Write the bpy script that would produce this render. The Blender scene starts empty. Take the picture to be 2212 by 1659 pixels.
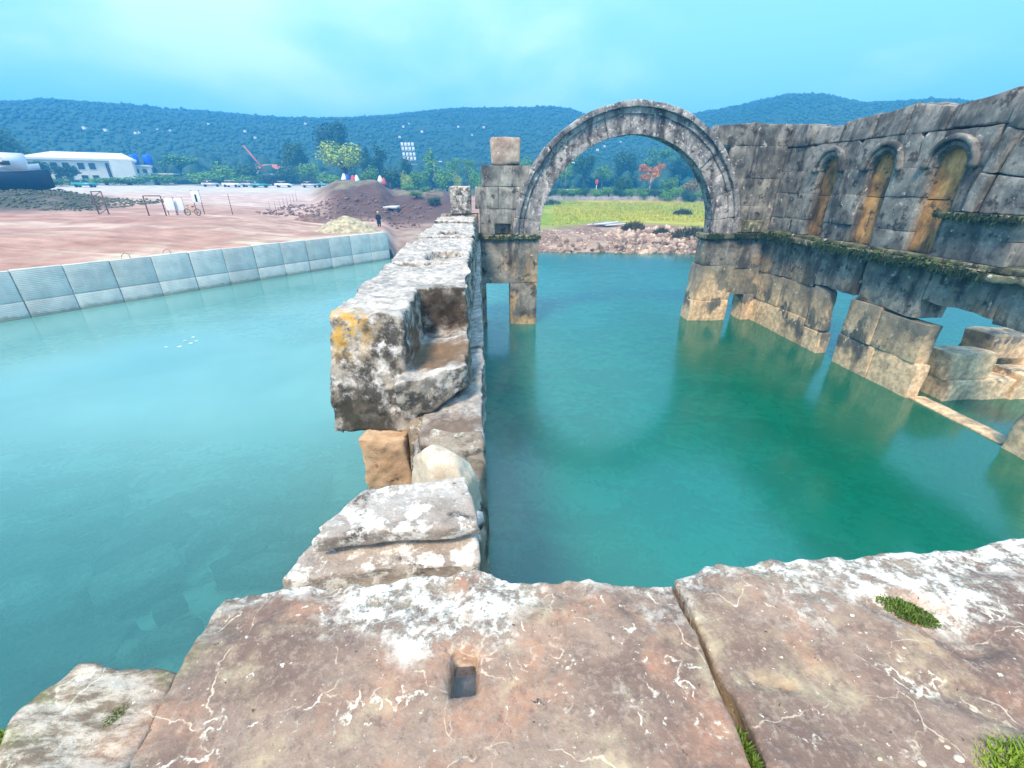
import bpy, bmesh, math, random
import numpy as np

# ------------------------------------------------------------------ camera, sky, sun, exposure
scene = bpy.context.scene
COL = scene.collection
YAW, PITCH, FPX, CZ = math.radians(3.96), math.radians(25.04), 930.0, 7.0

cam_d = bpy.data.cameras.new('camera')
cam_d.sensor_width = 36.0
cam_d.lens = 36.0 * FPX / 2212.0
cam_d.clip_start = 0.05
cam_d.clip_end = 6000
cam = bpy.data.objects.new('camera', cam_d)
COL.objects.link(cam)
cam.location = (0, 0, CZ)
cam.rotation_euler = (math.pi / 2 - PITCH, 0, -YAW)
scene.camera = cam

SUN_AZ, SUN_EL = math.radians(-150), math.radians(54)      # azimuth from +Y, clockwise
world = bpy.data.worlds.new('World')
scene.world = world
world.use_nodes = True
wn, wl = world.node_tree.nodes, world.node_tree.links
wn.clear()
w_out = wn.new('ShaderNodeOutputWorld')
w_bg = wn.new('ShaderNodeBackground')
w_bg.inputs['Strength'].default_value = 0.1
w_sky = wn.new('ShaderNodeTexSky')
w_sky.sky_type = 'NISHITA'
w_sky.sun_disc = False
w_sky.sun_elevation = SUN_EL
w_sky.sun_rotation = SUN_AZ
w_sky.air_density = 1.0
w_sky.dust_density = 0.6
w_sky.ozone_density = 1.0
w_tc = wn.new('ShaderNodeTexCoord')
w_sep = wn.new('ShaderNodeSeparateXYZ')
wl.new(w_tc.outputs['Generated'], w_sep.inputs[0])
w_map = wn.new('ShaderNodeMapping')
w_map.inputs['Scale'].default_value = (1.3, 1.0, 2.6)
w_map.inputs['Location'].default_value = (0.35, 0.2, 0.1)
w_map.inputs['Rotation'].default_value = (0, math.radians(-14), 0)
wl.new(w_tc.outputs['Generated'], w_map.inputs['Vector'])
w_n = wn.new('ShaderNodeTexNoise')
w_n.inputs['Scale'].default_value = 1.7
w_n.inputs['Detail'].default_value = 5
w_n.inputs['Roughness'].default_value = 0.5
w_n.inputs['Distortion'].default_value = 0.15
wl.new(w_map.outputs[0], w_n.inputs['Vector'])
w_mr = wn.new('ShaderNodeMapRange')
w_mr.interpolation_type = 'SMOOTHSTEP'
w_mr.inputs['From Min'].default_value = 0.40
w_mr.inputs['From Max'].default_value = 0.68
wl.new(w_n.outputs['Fac'], w_mr.inputs['Value'])
w_cl = wn.new('ShaderNodeMix')               # thin and thick cloud
w_cl.data_type = 'RGBA'
w_cl.inputs['A'].default_value = (3.1, 6.6, 9.5, 1)
w_cl.inputs['B'].default_value = (6.6, 9.0, 10.1, 1)
wl.new(w_mr.outputs[0], w_cl.inputs['Factor'])
w_mix = wn.new('ShaderNodeMix')              # clear sky under the overcast veil
w_mix.data_type = 'RGBA'
w_mix.inputs['Factor'].default_value = 0.9
wl.new(w_sky.outputs[0], w_mix.inputs['A'])
wl.new(w_cl.outputs['Result'], w_mix.inputs['B'])
wl.new(w_mix.outputs['Result'], w_bg.inputs['Color'])
wl.new(w_bg.outputs[0], w_out.inputs['Surface'])

sun_d = bpy.data.lights.new('sun', 'SUN')
sun_d.energy = 3.2
sun_d.angle = math.radians(14)
sun_d.color = (1.0, 0.80, 0.58)
sun = bpy.data.objects.new('sun', sun_d)
COL.objects.link(sun)
sun.rotation_euler = (math.pi / 2 - SUN_EL, 0, math.pi - SUN_AZ)

scene.view_settings.view_transform = 'Standard'
scene.view_settings.look = 'None'
scene.view_settings.exposure = 0.9
scene.view_settings.gamma = 1.0
scene.view_settings.use_curve_mapping = False
scene.cycles.use_denoising = True
scene.cycles.max_bounces = 6
scene.cycles.diffuse_bounces = 3
scene.cycles.glossy_bounces = 3
scene.cycles.transparent_max_bounces = 12
scene.cycles.volume_bounces = 1
scene.cycles.caustics_reflective = False
scene.cycles.caustics_refractive = False

# ------------------------------------------------------------------ picture point -> place
_F = np.array((math.sin(YAW) * math.cos(PITCH), math.cos(YAW) * math.cos(PITCH), -math.sin(PITCH)))
_R = np.array((math.cos(YAW), -math.sin(YAW), 0.0))
_U = np.cross(_R, _F)


def ray(x, y):
    return _F + (x - 1106) / FPX * _R + (829.5 - y) / FPX * _U


def gz(x, y, z):
    d = ray(x, y)
    return d * ((z - CZ) / d[2]) + np.array((0, 0, CZ))


def gy(x, y, Y):
    d = ray(x, y)
    return d * (Y / d[1]) + np.array((0, 0, CZ))


# ------------------------------------------------------------------ numpy noise
def _hash(ix, iy, iz, seed):
    h = (ix.astype(np.int64) * 73856093) ^ (iy.astype(np.int64) * 19349663) ^ (iz.astype(np.int64) * 83492791) ^ (seed * 2654435761)
    h = h & 0xFFFFFFFF
    h = ((h ^ (h >> 15)) * 0x2C1B3C6D) & 0xFFFFFFFF
    h = ((h ^ (h >> 12)) * 0x297A2D39) & 0xFFFFFFFF
    h = h ^ (h >> 15)
    return (h & 0xFFFFFF) / float(0xFFFFFF)


def vnoise(P, seed=0):
    P = np.asarray(P, float)
    i = np.floor(P)
    f = P - i
    u = f * f * f * (f * (f * 6 - 15) + 10)
    i = i.astype(np.int64)
    out = 0
    for dx in (0, 1):
        wx = u[:, 0] if dx else 1 - u[:, 0]
        for dy in (0, 1):
            wy = u[:, 1] if dy else 1 - u[:, 1]
            for dz in (0, 1):
                wz = u[:, 2] if dz else 1 - u[:, 2]
                out = out + wx * wy * wz * _hash(i[:, 0] + dx, i[:, 1] + dy, i[:, 2] + dz, seed)
    return out * 2 - 1


def fbm(P, octv=4, seed=0, gain=0.5):
    P = np.asarray(P, float)
    a, s, t = 1.0, 0.0, 0.0
    for o in range(octv):
        s = s + a * vnoise(P * 2.0 ** o + 17.3 * o, seed + o)
        t += a
        a *= gain
    return s / t


def sst(a, b, x):
    t = np.clip((x - a) / (b - a), 0, 1)
    return t * t * (3 - 2 * t)


# ------------------------------------------------------------------ scene helpers
BASE = {}


def link(o):
    COL.objects.link(o)
    return o


def thing(name, label, cat, loc, group=None):
    o = link(bpy.data.objects.new(name, None))
    o.location = [float(v) for v in loc]
    o['label'] = label
    o['category'] = cat
    if group:
        o['group'] = group
    BASE[o] = np.array(loc, float)
    return o


def tag(o, label=None, cat=None, group=None, kind=None):
    if label:
        o['label'] = label
    if cat:
        o['category'] = cat
    if group:
        o['group'] = group
    if kind:
        o['kind'] = kind
    return o


def mesh(name, V, Fc, smooth=True):
    me = bpy.data.meshes.new(name)
    V = np.asarray(V, float)
    if isinstance(Fc, np.ndarray):
        n, k = Fc.shape
        me.vertices.add(len(V))
        me.vertices.foreach_set('co', V.ravel())
        me.loops.add(n * k)
        me.loops.foreach_set('vertex_index', Fc.astype(np.int32).ravel())
        me.polygons.add(n)
        me.polygons.foreach_set('loop_start', np.arange(0, n * k, k, dtype=np.int32))
        me.update(calc_edges=True)
        me.validate()
    else:
        me.from_pydata([tuple(v) for v in V], [], Fc)
        me.update()
    if smooth:
        me.shade_smooth()
    return me


def obj(name, geo, mat, parent=None, smooth=True):
    """one mesh object from world-space geometry; a child keeps its thing's base as origin"""
    V, Fc = geo
    b = BASE.get(parent, np.zeros(3))
    V = np.asarray(V, float)
    if parent is None:
        b = np.array((V[:, 0].mean(), V[:, 1].mean(), V[:, 2].min()))
    me = mesh(name, V - b, Fc, smooth)
    me.materials.append(mat)
    o = link(bpy.data.objects.new(name, me))
    if parent is not None:
        o.parent = parent
        BASE[o] = b
    else:
        o.location = [float(v) for v in b]
        BASE[o] = b
    return o


def copy_tree(o, parent=None):
    c = link(o.copy())
    c.parent = parent
    for ch in list(o.children):
        copy_tree(ch, c)
    return c


class MB:
    """collects simple shapes of one part"""

    def __init__(s):
        s.v, s.f = [], []

    def add(s, V, Fc):
        n = len(s.v)
        s.v += [tuple(v) for v in V]
        s.f += [tuple(int(i) + n for i in f) for f in Fc]
        return s

    def box(s, x0, x1, y0, y1, z0, z1):
        V = [(x0, y0, z0), (x1, y0, z0), (x1, y1, z0), (x0, y1, z0), (x0, y0, z1), (x1, y0, z1), (x1, y1, z1), (x0, y1, z1)]
        return s.add(V, [(3, 2, 1, 0), (4, 5, 6, 7), (0, 1, 5, 4), (1, 2, 6, 5), (2, 3, 7, 6), (3, 0, 4, 7)])

    def tube(s, pts, rad, n=8):
        pts = [np.array(p, float) for p in pts]
        rad = rad if hasattr(rad, '__len__') else [rad] * len(pts)
        V, Fc = [], []
        for i, p in enumerate(pts):
            t = pts[min(i + 1, len(pts) - 1)] - pts[max(i - 1, 0)]
            t = t / (np.linalg.norm(t) + 1e-9)
            a = np.cross(t, (0, 0, 1) if abs(t[2]) < 0.9 else (1, 0, 0))
            a /= np.linalg.norm(a)
            b = np.cross(t, a)
            for k in range(n):
                q = 2 * math.pi * k / n
                V.append(p + rad[i] * (math.cos(q) * a + math.sin(q) * b))
        for i in range(len(pts) - 1):
            for k in range(n):
                Fc.append((i * n + k, i * n + (k + 1) % n, (i + 1) * n + (k + 1) % n, (i + 1) * n + k))
        Fc.append(tuple(range(n - 1, -1, -1)))
        Fc.append(tuple((len(pts) - 1) * n + k for k in range(n)))
        return s.add(V, Fc)

    def prism(s, poly, z0, z1):
        n = len(poly)
        V = [(p[0], p[1], z0) for p in poly] + [(p[0], p[1], z1) for p in poly]
        Fc = [tuple(range(n - 1, -1, -1)), tuple(range(n, 2 * n))]
        Fc += [(i, (i + 1) % n, n + (i + 1) % n, n + i) for i in range(n)]
        return s.add(V, Fc)

    def geo(s):
        return np.array(s.v), s.f


def cube8(x0, x1, y0, y1, z0, z1):
    return [(x0, y0, z0), (x1, y0, z0), (x1, y1, z0), (x0, y1, z0), (x0, y0, z1), (x1, y0, z1), (x1, y1, z1), (x0, y1, z1)]


def hexa(c8, seg=0.35, r=0.05, amp=0.03, freq=1.3, seed=0, octv=3):
    """a worn stone: eight corners, rounded edges, uneven faces"""
    c = np.array(c8, float)
    L = np.array((np.linalg.norm(c[1] - c[0]) + np.linalg.norm(c[6] - c[7]),
                  np.linalg.norm(c[3] - c[0]) + np.linalg.norm(c[6] - c[5]),
                  np.linalg.norm(c[4] - c[0]) + np.linalg.norm(c[6] - c[2]))) / 2
    r = min(r, 0.3 * L.min())
    ax = []
    for l in L:
        n = max(1, int(round((l - 2 * r) / seg)))
        ax.append([0, 0.35 * r] + list(np.linspace(r, l - r, n + 1)) + [l - 0.35 * r, l])
    n = [len(a) for a in ax]
    idx, P, Fc = {}, [], []

    def vid(i, j, k):
        key = (i, j, k)
        if key not in idx:
            idx[key] = len(P)
            P.append((ax[0][i], ax[1][j], ax[2][k]))
        return idx[key]

    for k, flip in ((0, True), (n[2] - 1, False)):
        for i in range(n[0] - 1):
            for j in range(n[1] - 1):
                q = (vid(i, j, k), vid(i + 1, j, k), vid(i + 1, j + 1, k), vid(i, j + 1, k))
                Fc.append(q[::-1] if flip else q)
    for j, flip in ((0, False), (n[1] - 1, True)):
        for i in range(n[0] - 1):
            for k in range(n[2] - 1):
                q = (vid(i, j, k), vid(i + 1, j, k), vid(i + 1, j, k + 1), vid(i, j, k + 1))
                Fc.append(q[::-1] if flip else q)
    for i, flip in ((0, True), (n[0] - 1, False)):
        for j in range(n[1] - 1):
            for k in range(n[2] - 1):
                q = (vid(i, j, k), vid(i, j + 1, k), vid(i, j + 1, k + 1), vid(i, j, k + 1))
                Fc.append(q[::-1] if flip else q)
    P = np.array(P)
    q = np.clip(P, r, L - r)
    d = P - q
    ln = np.linalg.norm(d, axis=1, keepdims=True)
    P = q + d / np.maximum(ln, 1e-9) * np.minimum(ln, r)
    t = P / L
    x, y, z = t[:, :1], t[:, 1:2], t[:, 2:3]
    W = ((1 - x) * (1 - y) * (1 - z) * c[0] + x * (1 - y) * (1 - z) * c[1] + x * y * (1 - z) * c[2] + (1 - x) * y * (1 - z) * c[3]
         + (1 - x) * (1 - y) * z * c[4] + x * (1 - y) * z * c[5] + x * y * z * c[6] + (1 - x) * y * z * c[7])
    if amp:
        W = roughen(W, amp, freq, seed, octv)
    return W, np.array(Fc)


def roughen(W, amp, freq, seed=0, octv=3):
    D = np.stack([fbm(W * freq + 31.7 * k, octv, seed + 11 * k) for k in range(3)], 1)
    return W + amp * D * 1.6


def block(x0, x1, y0, y1, z0, z1, **k):
    return hexa(cube8(x0, x1, y0, y1, z0, z1), **k)


def remesh(parts, voxel, smooth_it=2):
    """union of closed shapes as one even mesh"""
    mb = MB()
    for V, Fc in parts:
        mb.add(V, Fc)
    me = mesh('tmp', np.array(mb.v), mb.f, False)
    o = link(bpy.data.objects.new('tmp', me))
    m = o.modifiers.new('r', 'REMESH')
    m.mode = 'VOXEL'
    m.voxel_size = voxel
    s = o.modifiers.new('s', 'SMOOTH')
    s.factor = 0.5
    s.iterations = smooth_it
    dg = bpy.context.evaluated_depsgraph_get()
    dg.update()
    ev = o.evaluated_get(dg)
    em = ev.to_mesh()
    V = np.empty(len(em.vertices) * 3)
    em.vertices.foreach_get('co', V)
    V = V.reshape(-1, 3)
    nl = len(em.loops)
    Fi = np.empty(nl, dtype=np.int32)
    em.loops.foreach_get('vertex_index', Fi)
    Fc = Fi.reshape(-1, 4)
    ev.to_mesh_clear()
    bpy.data.objects.remove(o)
    bpy.data.meshes.remove(me)
    return V, Fc


# ------------------------------------------------------------------ materials
def new_mat(name):
    m = bpy.data.materials.new(name)
    m.use_nodes = True
    nt = m.node_tree
    b = nt.nodes['Principled BSDF']
    b.inputs['Roughness'].default_value = 0.85
    b.inputs['Specular IOR Level'].default_value = 0.3
    return m, nt, b


class NB:
    """short node builder"""

    def __init__(s, nt):
        s.nt = nt
        s.n = nt.nodes
        s.l = nt.links

    def put(s, sock, v):
        if hasattr(v, 'is_output'):
            s.l.new(v, sock)
        elif hasattr(v, '__len__') and len(v) == 3 and sock.type == 'RGBA':
            sock.default_value = (*v, 1)
        else:
            sock.default_value = v

    def pos(s):
        return s.n.new('ShaderNodeNewGeometry').outputs['Position']

    def ocoord(s):
        return s.n.new('ShaderNodeTexCoord').outputs['Object']

    def scale(s, vec, sc, loc=(0, 0, 0)):
        m = s.n.new('ShaderNodeMapping')
        s.put(m.inputs['Vector'], vec)
        m.inputs['Scale'].default_value = sc
        m.inputs['Location'].default_value = loc
        return m.outputs[0]

    def noise(s, vec, sc, det=6, rough=0.6, dist=0.0):
        t = s.n.new('ShaderNodeTexNoise')
        s.put(t.inputs['Vector'], vec)
        t.inputs['Scale'].default_value = sc
        t.inputs['Detail'].default_value = det
        t.inputs['Roughness'].default_value = rough
        t.inputs['Distortion'].default_value = dist
        return t.outputs['Fac']

    def edge(s, vec, sc):
        t = s.n.new('ShaderNodeTexVoronoi')
        t.feature = 'DISTANCE_TO_EDGE'
        s.put(t.inputs['Vector'], vec)
        t.inputs['Scale'].default_value = sc
        return t.outputs['Distance']

    def rng(s, v, a, b, c=0.0, d=1.0):
        m = s.n.new('ShaderNodeMapRange')
        m.interpolation_type = 'SMOOTHSTEP'
        s.put(m.inputs['Value'], v)
        m.inputs['From Min'].default_value = a
        m.inputs['From Max'].default_value = b
        m.inputs['To Min'].default_value = c
        m.inputs['To Max'].default_value = d
        return m.outputs[0]

    def math(s, op, a, b=0.0):
        m = s.n.new('ShaderNodeMath')
        m.operation = op
        s.put(m.inputs[0], a)
        s.put(m.inputs[1], b)
        return m.outputs[0]

    def mix(s, f, a, b, mode='MIX'):
        m = s.n.new('ShaderNodeMix')
        m.data_type = 'RGBA'
        m.blend_type = mode
        s.put(m.inputs['Factor'], f)
        s.put(m.inputs['A'], a)
        s.put(m.inputs['B'], b)
        return m.outputs['Result']

    def vmix(s, vec, off, amt):
        m = s.n.new('ShaderNodeVectorMath')
        m.operation = 'MULTIPLY_ADD'
        s.put(m.inputs[0], off)
        m.inputs[1].default_value = (amt, amt, amt)
        s.put(m.inputs[2], vec)
        return m.outputs[0]

    def ncol(s, vec, sc, det=3):
        t = s.n.new('ShaderNodeTexNoise')
        s.put(t.inputs['Vector'], vec)
        t.inputs['Scale'].default_value = sc
        t.inputs['Detail'].default_value = det
        return t.outputs['Color']

    def xyz(s, vec):
        t = s.n.new('ShaderNodeSeparateXYZ')
        s.put(t.inputs[0], vec)
        return t.outputs

    def rand(s):
        return s.n.new('ShaderNodeObjectInfo').outputs['Random']

    def bump(s, h, strength, dist, bsdf):
        b = s.n.new('ShaderNodeBump')
        b.inputs['Strength'].default_value = strength
        b.inputs['Distance'].default_value = dist
        s.put(b.inputs['Height'], h)
        s.l.new(b.outputs[0], bsdf.inputs['Normal'])


def stone(name, dark, mid, light, sc=1.0, streak=0.0, streak_col=(0.05, 0.055, 0.06), tan=None, tan_lo=0.5, tan_hi=2.0,
          tan_patch=0.0, white=0.0, white_col=(0.72, 0.66, 0.58), orange=0.0, orange_col=(0.5, 0.27, 0.05), black=0.0,
          moss=0.0, vary=0.25, rough=0.88, bump=0.6, top_white=0.0, lichen_at=None, soft=0.0, stain_shade=(), tan_reach=2.2):
    m, nt, b = new_mat(name)
    N = NB(nt)
    p = N.pos()
    n1 = N.noise(p, 1.1 * sc, 8, 0.62, 0.3)
    n2 = N.noise(p, 5.5 * sc, 6, 0.65)
    n3 = N.noise(p, 26 * sc, 4, 0.7)
    c = N.mix(N.rng(n1, 0.36, 0.64), dark, light)
    c = N.mix(N.rng(n2, 0.35, 0.65, 0, 0.7), c, mid)
    c = N.mix(N.rng(n3, 0.35, 0.7, 0.0, 0.35), c, tuple(0.45 * v for v in mid))
    if tan is not None:
        z = N.xyz(p)[2]
        zz = N.math('ADD', z, N.math('MULTIPLY', N.math('SUBTRACT', N.noise(N.scale(p, (1, 1, 0.5)), 1.3, 5, 0.6), 0.5), 2.6))
        zone = N.rng(zz, tan_hi, tan_lo)
        tc = N.mix(N.rng(n2, 0.35, 0.65), tan, tuple(0.55 * v for v in tan))
        if tan_patch:
            pm = N.rng(N.noise(N.scale(p, (1, 1, 0.6)), 0.8, 7, 0.62), 0.62 - tan_patch, 0.66 - tan_patch)
            zlow = N.rng(zz, tan_hi + tan_reach, tan_hi)
            zone = N.math('MAXIMUM', zone, N.math('MULTIPLY', pm, zlow))
        c = N.mix(zone, c, tc)
    if streak:
        st = N.noise(N.scale(p, (1, 1, 0.22)), 1.3, 7, 0.66)
        c = N.mix(N.rng(st, 0.46, 0.62, 0, streak), c, streak_col)
        st2 = N.noise(N.scale(p, (1, 1, 0.25), (5, 3, 1)), 2.2, 7, 0.68)
        c = N.mix(N.rng(st2, 0.55, 0.7, 0, streak * 0.7), c, tuple(1.15 * v for v in light))
    if black:
        bm = N.rng(N.noise(N.scale(p, (1, 1, 1), (9, 4, 2)), 2.2 * sc, 8, 0.68), 0.6 - black * 0.25, 0.7 - black * 0.2)
        c = N.mix(N.math('MULTIPLY', bm, 0.85), c, (0.035, 0.033, 0.03))
    if white:
        wm = N.rng(N.noise(N.scale(p, (1, 1, 1), (2, 7, 3)), 3.2 * sc, 9, 0.72), 0.63 - white * 0.25 - soft, 0.70 - white * 0.22 + soft)
        c = N.mix(N.math('MULTIPLY', wm, 0.9), c, white_col)
    if top_white:                              # paler colour on upward-facing faces
        nz = N.xyz(nt.nodes.new('ShaderNodeNewGeometry').outputs['Normal'])[2]
        tw = N.math('MULTIPLY', N.rng(nz, 0.45, 0.85), N.rng(n2, 0.3, 0.62, 0.45, 1.0))
        c = N.mix(N.math('MULTIPLY', tw, top_white), c, white_col)
    if orange:
        om = N.rng(N.noise(N.scale(p, (1, 1, 1), (1, 2, 9)), 6 * sc, 6, 0.7), 0.70 - orange * 0.2, 0.76 - orange * 0.2)
        c = N.mix(N.math('MULTIPLY', om, 0.8), c, orange_col)
    for (sx, sy, sz_, sr, scol) in stain_shade:     # damp brown algae, plus shade painted into the recess
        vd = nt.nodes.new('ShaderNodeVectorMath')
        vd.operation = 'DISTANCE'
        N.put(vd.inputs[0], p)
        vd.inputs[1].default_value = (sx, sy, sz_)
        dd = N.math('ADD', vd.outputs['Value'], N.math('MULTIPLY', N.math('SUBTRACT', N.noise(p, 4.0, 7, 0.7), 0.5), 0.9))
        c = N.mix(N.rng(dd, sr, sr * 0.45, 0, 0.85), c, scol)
    if lichen_at:                              # one thick yellow growth
        vd = nt.nodes.new('ShaderNodeVectorMath')
        vd.operation = 'DISTANCE'
        N.put(vd.inputs[0], p)
        vd.inputs[1].default_value = lichen_at[:3]
        near = N.rng(vd.outputs['Value'], lichen_at[3], 0.1)
        lm = N.math('MULTIPLY', near, N.rng(N.noise(p, 7.0, 7, 0.7), 0.42, 0.55))
        c = N.mix(N.math('MULTIPLY', lm, 0.9), c, (0.60, 0.34, 0.06))
    if moss:
        mm = N.rng(N.noise(N.scale(p, (1, 1, 1), (4, 8, 1)), 2.4 * sc, 7, 0.65), 0.68 - moss * 0.2, 0.76 - moss * 0.2)
        c = N.mix(N.math('MULTIPLY', mm, 0.85), c, (0.075, 0.10, 0.02))
    if vary:
        c = N.mix(1.0, c, N.mix(N.rand(), (1 - vary,) * 3, (1 + vary, 1 + 0.9 * vary, 1 + 0.8 * vary)), 'MULTIPLY')
    N.put(b.inputs['Base Color'], c)
    N.put(b.inputs['Roughness'], N.rng(n2, 0.3, 0.7, rough - 0.15, min(1, rough + 0.08)))
    h = N.math('ADD', N.math('MULTIPLY', n2, 0.6), N.math('MULTIPLY', n3, 0.4))
    N.bump(h, bump, 0.06 / sc, b)
    return m


def plain(name, col, rough=0.7, sc=4.0, var=0.25, metal=0.0, bump=0.0, spec=0.3, bdist=0.02):
    m, nt, b = new_mat(name)
    N = NB(nt)
    n = N.noise(N.ocoord(), sc, 5, 0.6)
    c = N.mix(N.rng(n, 0.3, 0.7), tuple(v * (1 - var) for v in col), tuple(min(1, v * (1 + var)) for v in col))
    N.put(b.inputs['Base Color'], c)
    b.inputs['Roughness'].default_value = rough
    b.inputs['Metallic'].default_value = metal
    b.inputs['Specular IOR Level'].default_value = spec
    if bump:
        N.bump(N.noise(N.ocoord(), sc * 4, 6, 0.65), bump, bdist, b)
    return m


def leaf(name, c1, c2):
    m, nt, b = new_mat(name)
    N = NB(nt)
    n = N.noise(N.pos(), 0.55, 4, 0.6)
    n2 = N.noise(N.pos(), 6, 3, 0.7)
    c = N.mix(N.rng(n, 0.35, 0.65), c1, c2)
    c = N.mix(N.rng(n2, 0.35, 0.7, 0, 0.5), c, tuple(1.5 * v for v in c2))
    c = N.mix(1.0, c, N.mix(N.rand(), (0.75, 0.8, 0.85), (1.25, 1.2, 1.0)), 'MULTIPLY')
    N.put(b.inputs['Base Color'], c)
    b.inputs['Roughness'].default_value = 0.65
    return m


M = {}
M['ruin'] = stone('ruin_grey_stone', (0.085, 0.085, 0.085), (0.22, 0.21, 0.19), (0.46, 0.42, 0.37), 1.0, streak=0.75, streak_col=(0.035, 0.037, 0.038),
                  tan=(0.66, 0.45, 0.25), tan_lo=0.1, tan_hi=0.5, tan_patch=0.11, tan_reach=4.5, white=0.1, orange=0.08, black=0.3, vary=0.1, bump=0.35)
M['ruin_low'] = stone('ruin_lower_stone', (0.10, 0.10, 0.09), (0.21, 0.20, 0.165), (0.36, 0.32, 0.25), 1.0, streak=0.4,
                      tan=(0.98, 0.70, 0.44), tan_lo=0.4, tan_hi=0.9, tan_patch=0.185, white=0.14, vary=0.12, bump=0.45)
M['ruin_arch'] = stone('arch_stone', (0.085, 0.085, 0.10), (0.26, 0.245, 0.25), (0.58, 0.53, 0.50), 1.5, streak=0.85, streak_col=(0.05, 0.05, 0.06),
                       white=0.3, white_col=(0.70, 0.64, 0.60), orange=0.16, black=0.25, vary=0.15, bump=0.45)
M['niche_back'] = stone('niche_stained_stone', (0.11, 0.075, 0.045), (0.46, 0.23, 0.085), (0.78, 0.42, 0.16), 1.3, streak=0.8,
                        streak_col=(0.05, 0.05, 0.035), black=0.2, vary=0.3, bump=0.4)
M['cornice'] = stone('cornice_stone', (0.05, 0.06, 0.035), (0.14, 0.14, 0.08), (0.34, 0.32, 0.20), 1.4, moss=0.4, white=0.25, black=0.4, vary=0.2)
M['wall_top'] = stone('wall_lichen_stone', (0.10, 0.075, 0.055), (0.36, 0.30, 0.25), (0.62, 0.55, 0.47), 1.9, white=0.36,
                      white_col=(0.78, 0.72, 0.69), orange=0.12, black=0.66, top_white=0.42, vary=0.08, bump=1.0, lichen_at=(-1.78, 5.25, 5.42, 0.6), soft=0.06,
                      stain_shade=[(-0.62, 5.75, 4.82, 0.75, (0.16, 0.085, 0.035)), (-0.6, 6.75, 5.15, 0.55, (0.055, 0.035, 0.022)), (-0.45, 4.5, 4.36, 0.55, (0.17, 0.11, 0.075)), (-1.6, 4.9, 4.25, 0.5, (0.04, 0.035, 0.022))])  # algae on notch floor and ledge; painted shade on notch back; dark lower corner
M['mould'] = stone('moulded_mauve_stone', (0.30, 0.235, 0.20), (0.46, 0.38, 0.33), (0.62, 0.55, 0.49), 2.6, white=0.55,
                   white_col=(0.90, 0.84, 0.78), orange=0.12, black=0.2, vary=0, bump=0.9)
M['wall_low'] = stone('wall_lower_stone', (0.12, 0.085, 0.055), (0.28, 0.21, 0.15), (0.46, 0.38, 0.30), 1.6, white=0.25, black=0.4,
                      tan=(0.56, 0.40, 0.22), tan_lo=0.15, tan_hi=0.5, vary=0.2)
M['tan_pillar'] = stone('tan_pillar_stone', (0.46, 0.27, 0.15), (0.64, 0.41, 0.25), (0.78, 0.54, 0.34), 2.2, black=0.15, vary=0, bump=1.0)
M['boulder'] = stone('pale_boulder_stone', (0.50, 0.38, 0.26), (0.72, 0.60, 0.46), (0.88, 0.78, 0.64), 2.6, white=0.4, orange=0.34, orange_col=(0.58, 0.33, 0.06), vary=0.1)
M['cap'] = stone('cap_block_stone', (0.24, 0.15, 0.12), (0.46, 0.34, 0.27), (0.70, 0.57, 0.46), 1.2, white=0.2, vary=0)
M['bed_stone'] = stone('sunken_stone', (0.10, 0.13, 0.09), (0.30, 0.31, 0.22), (0.70, 0.66, 0.50), 0.6, vary=0.55)
M['rubble'] = stone('rubble_stone', (0.15, 0.09, 0.07), (0.34, 0.235, 0.18), (0.64, 0.51, 0.41), 0.7, vary=0.6)


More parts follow.
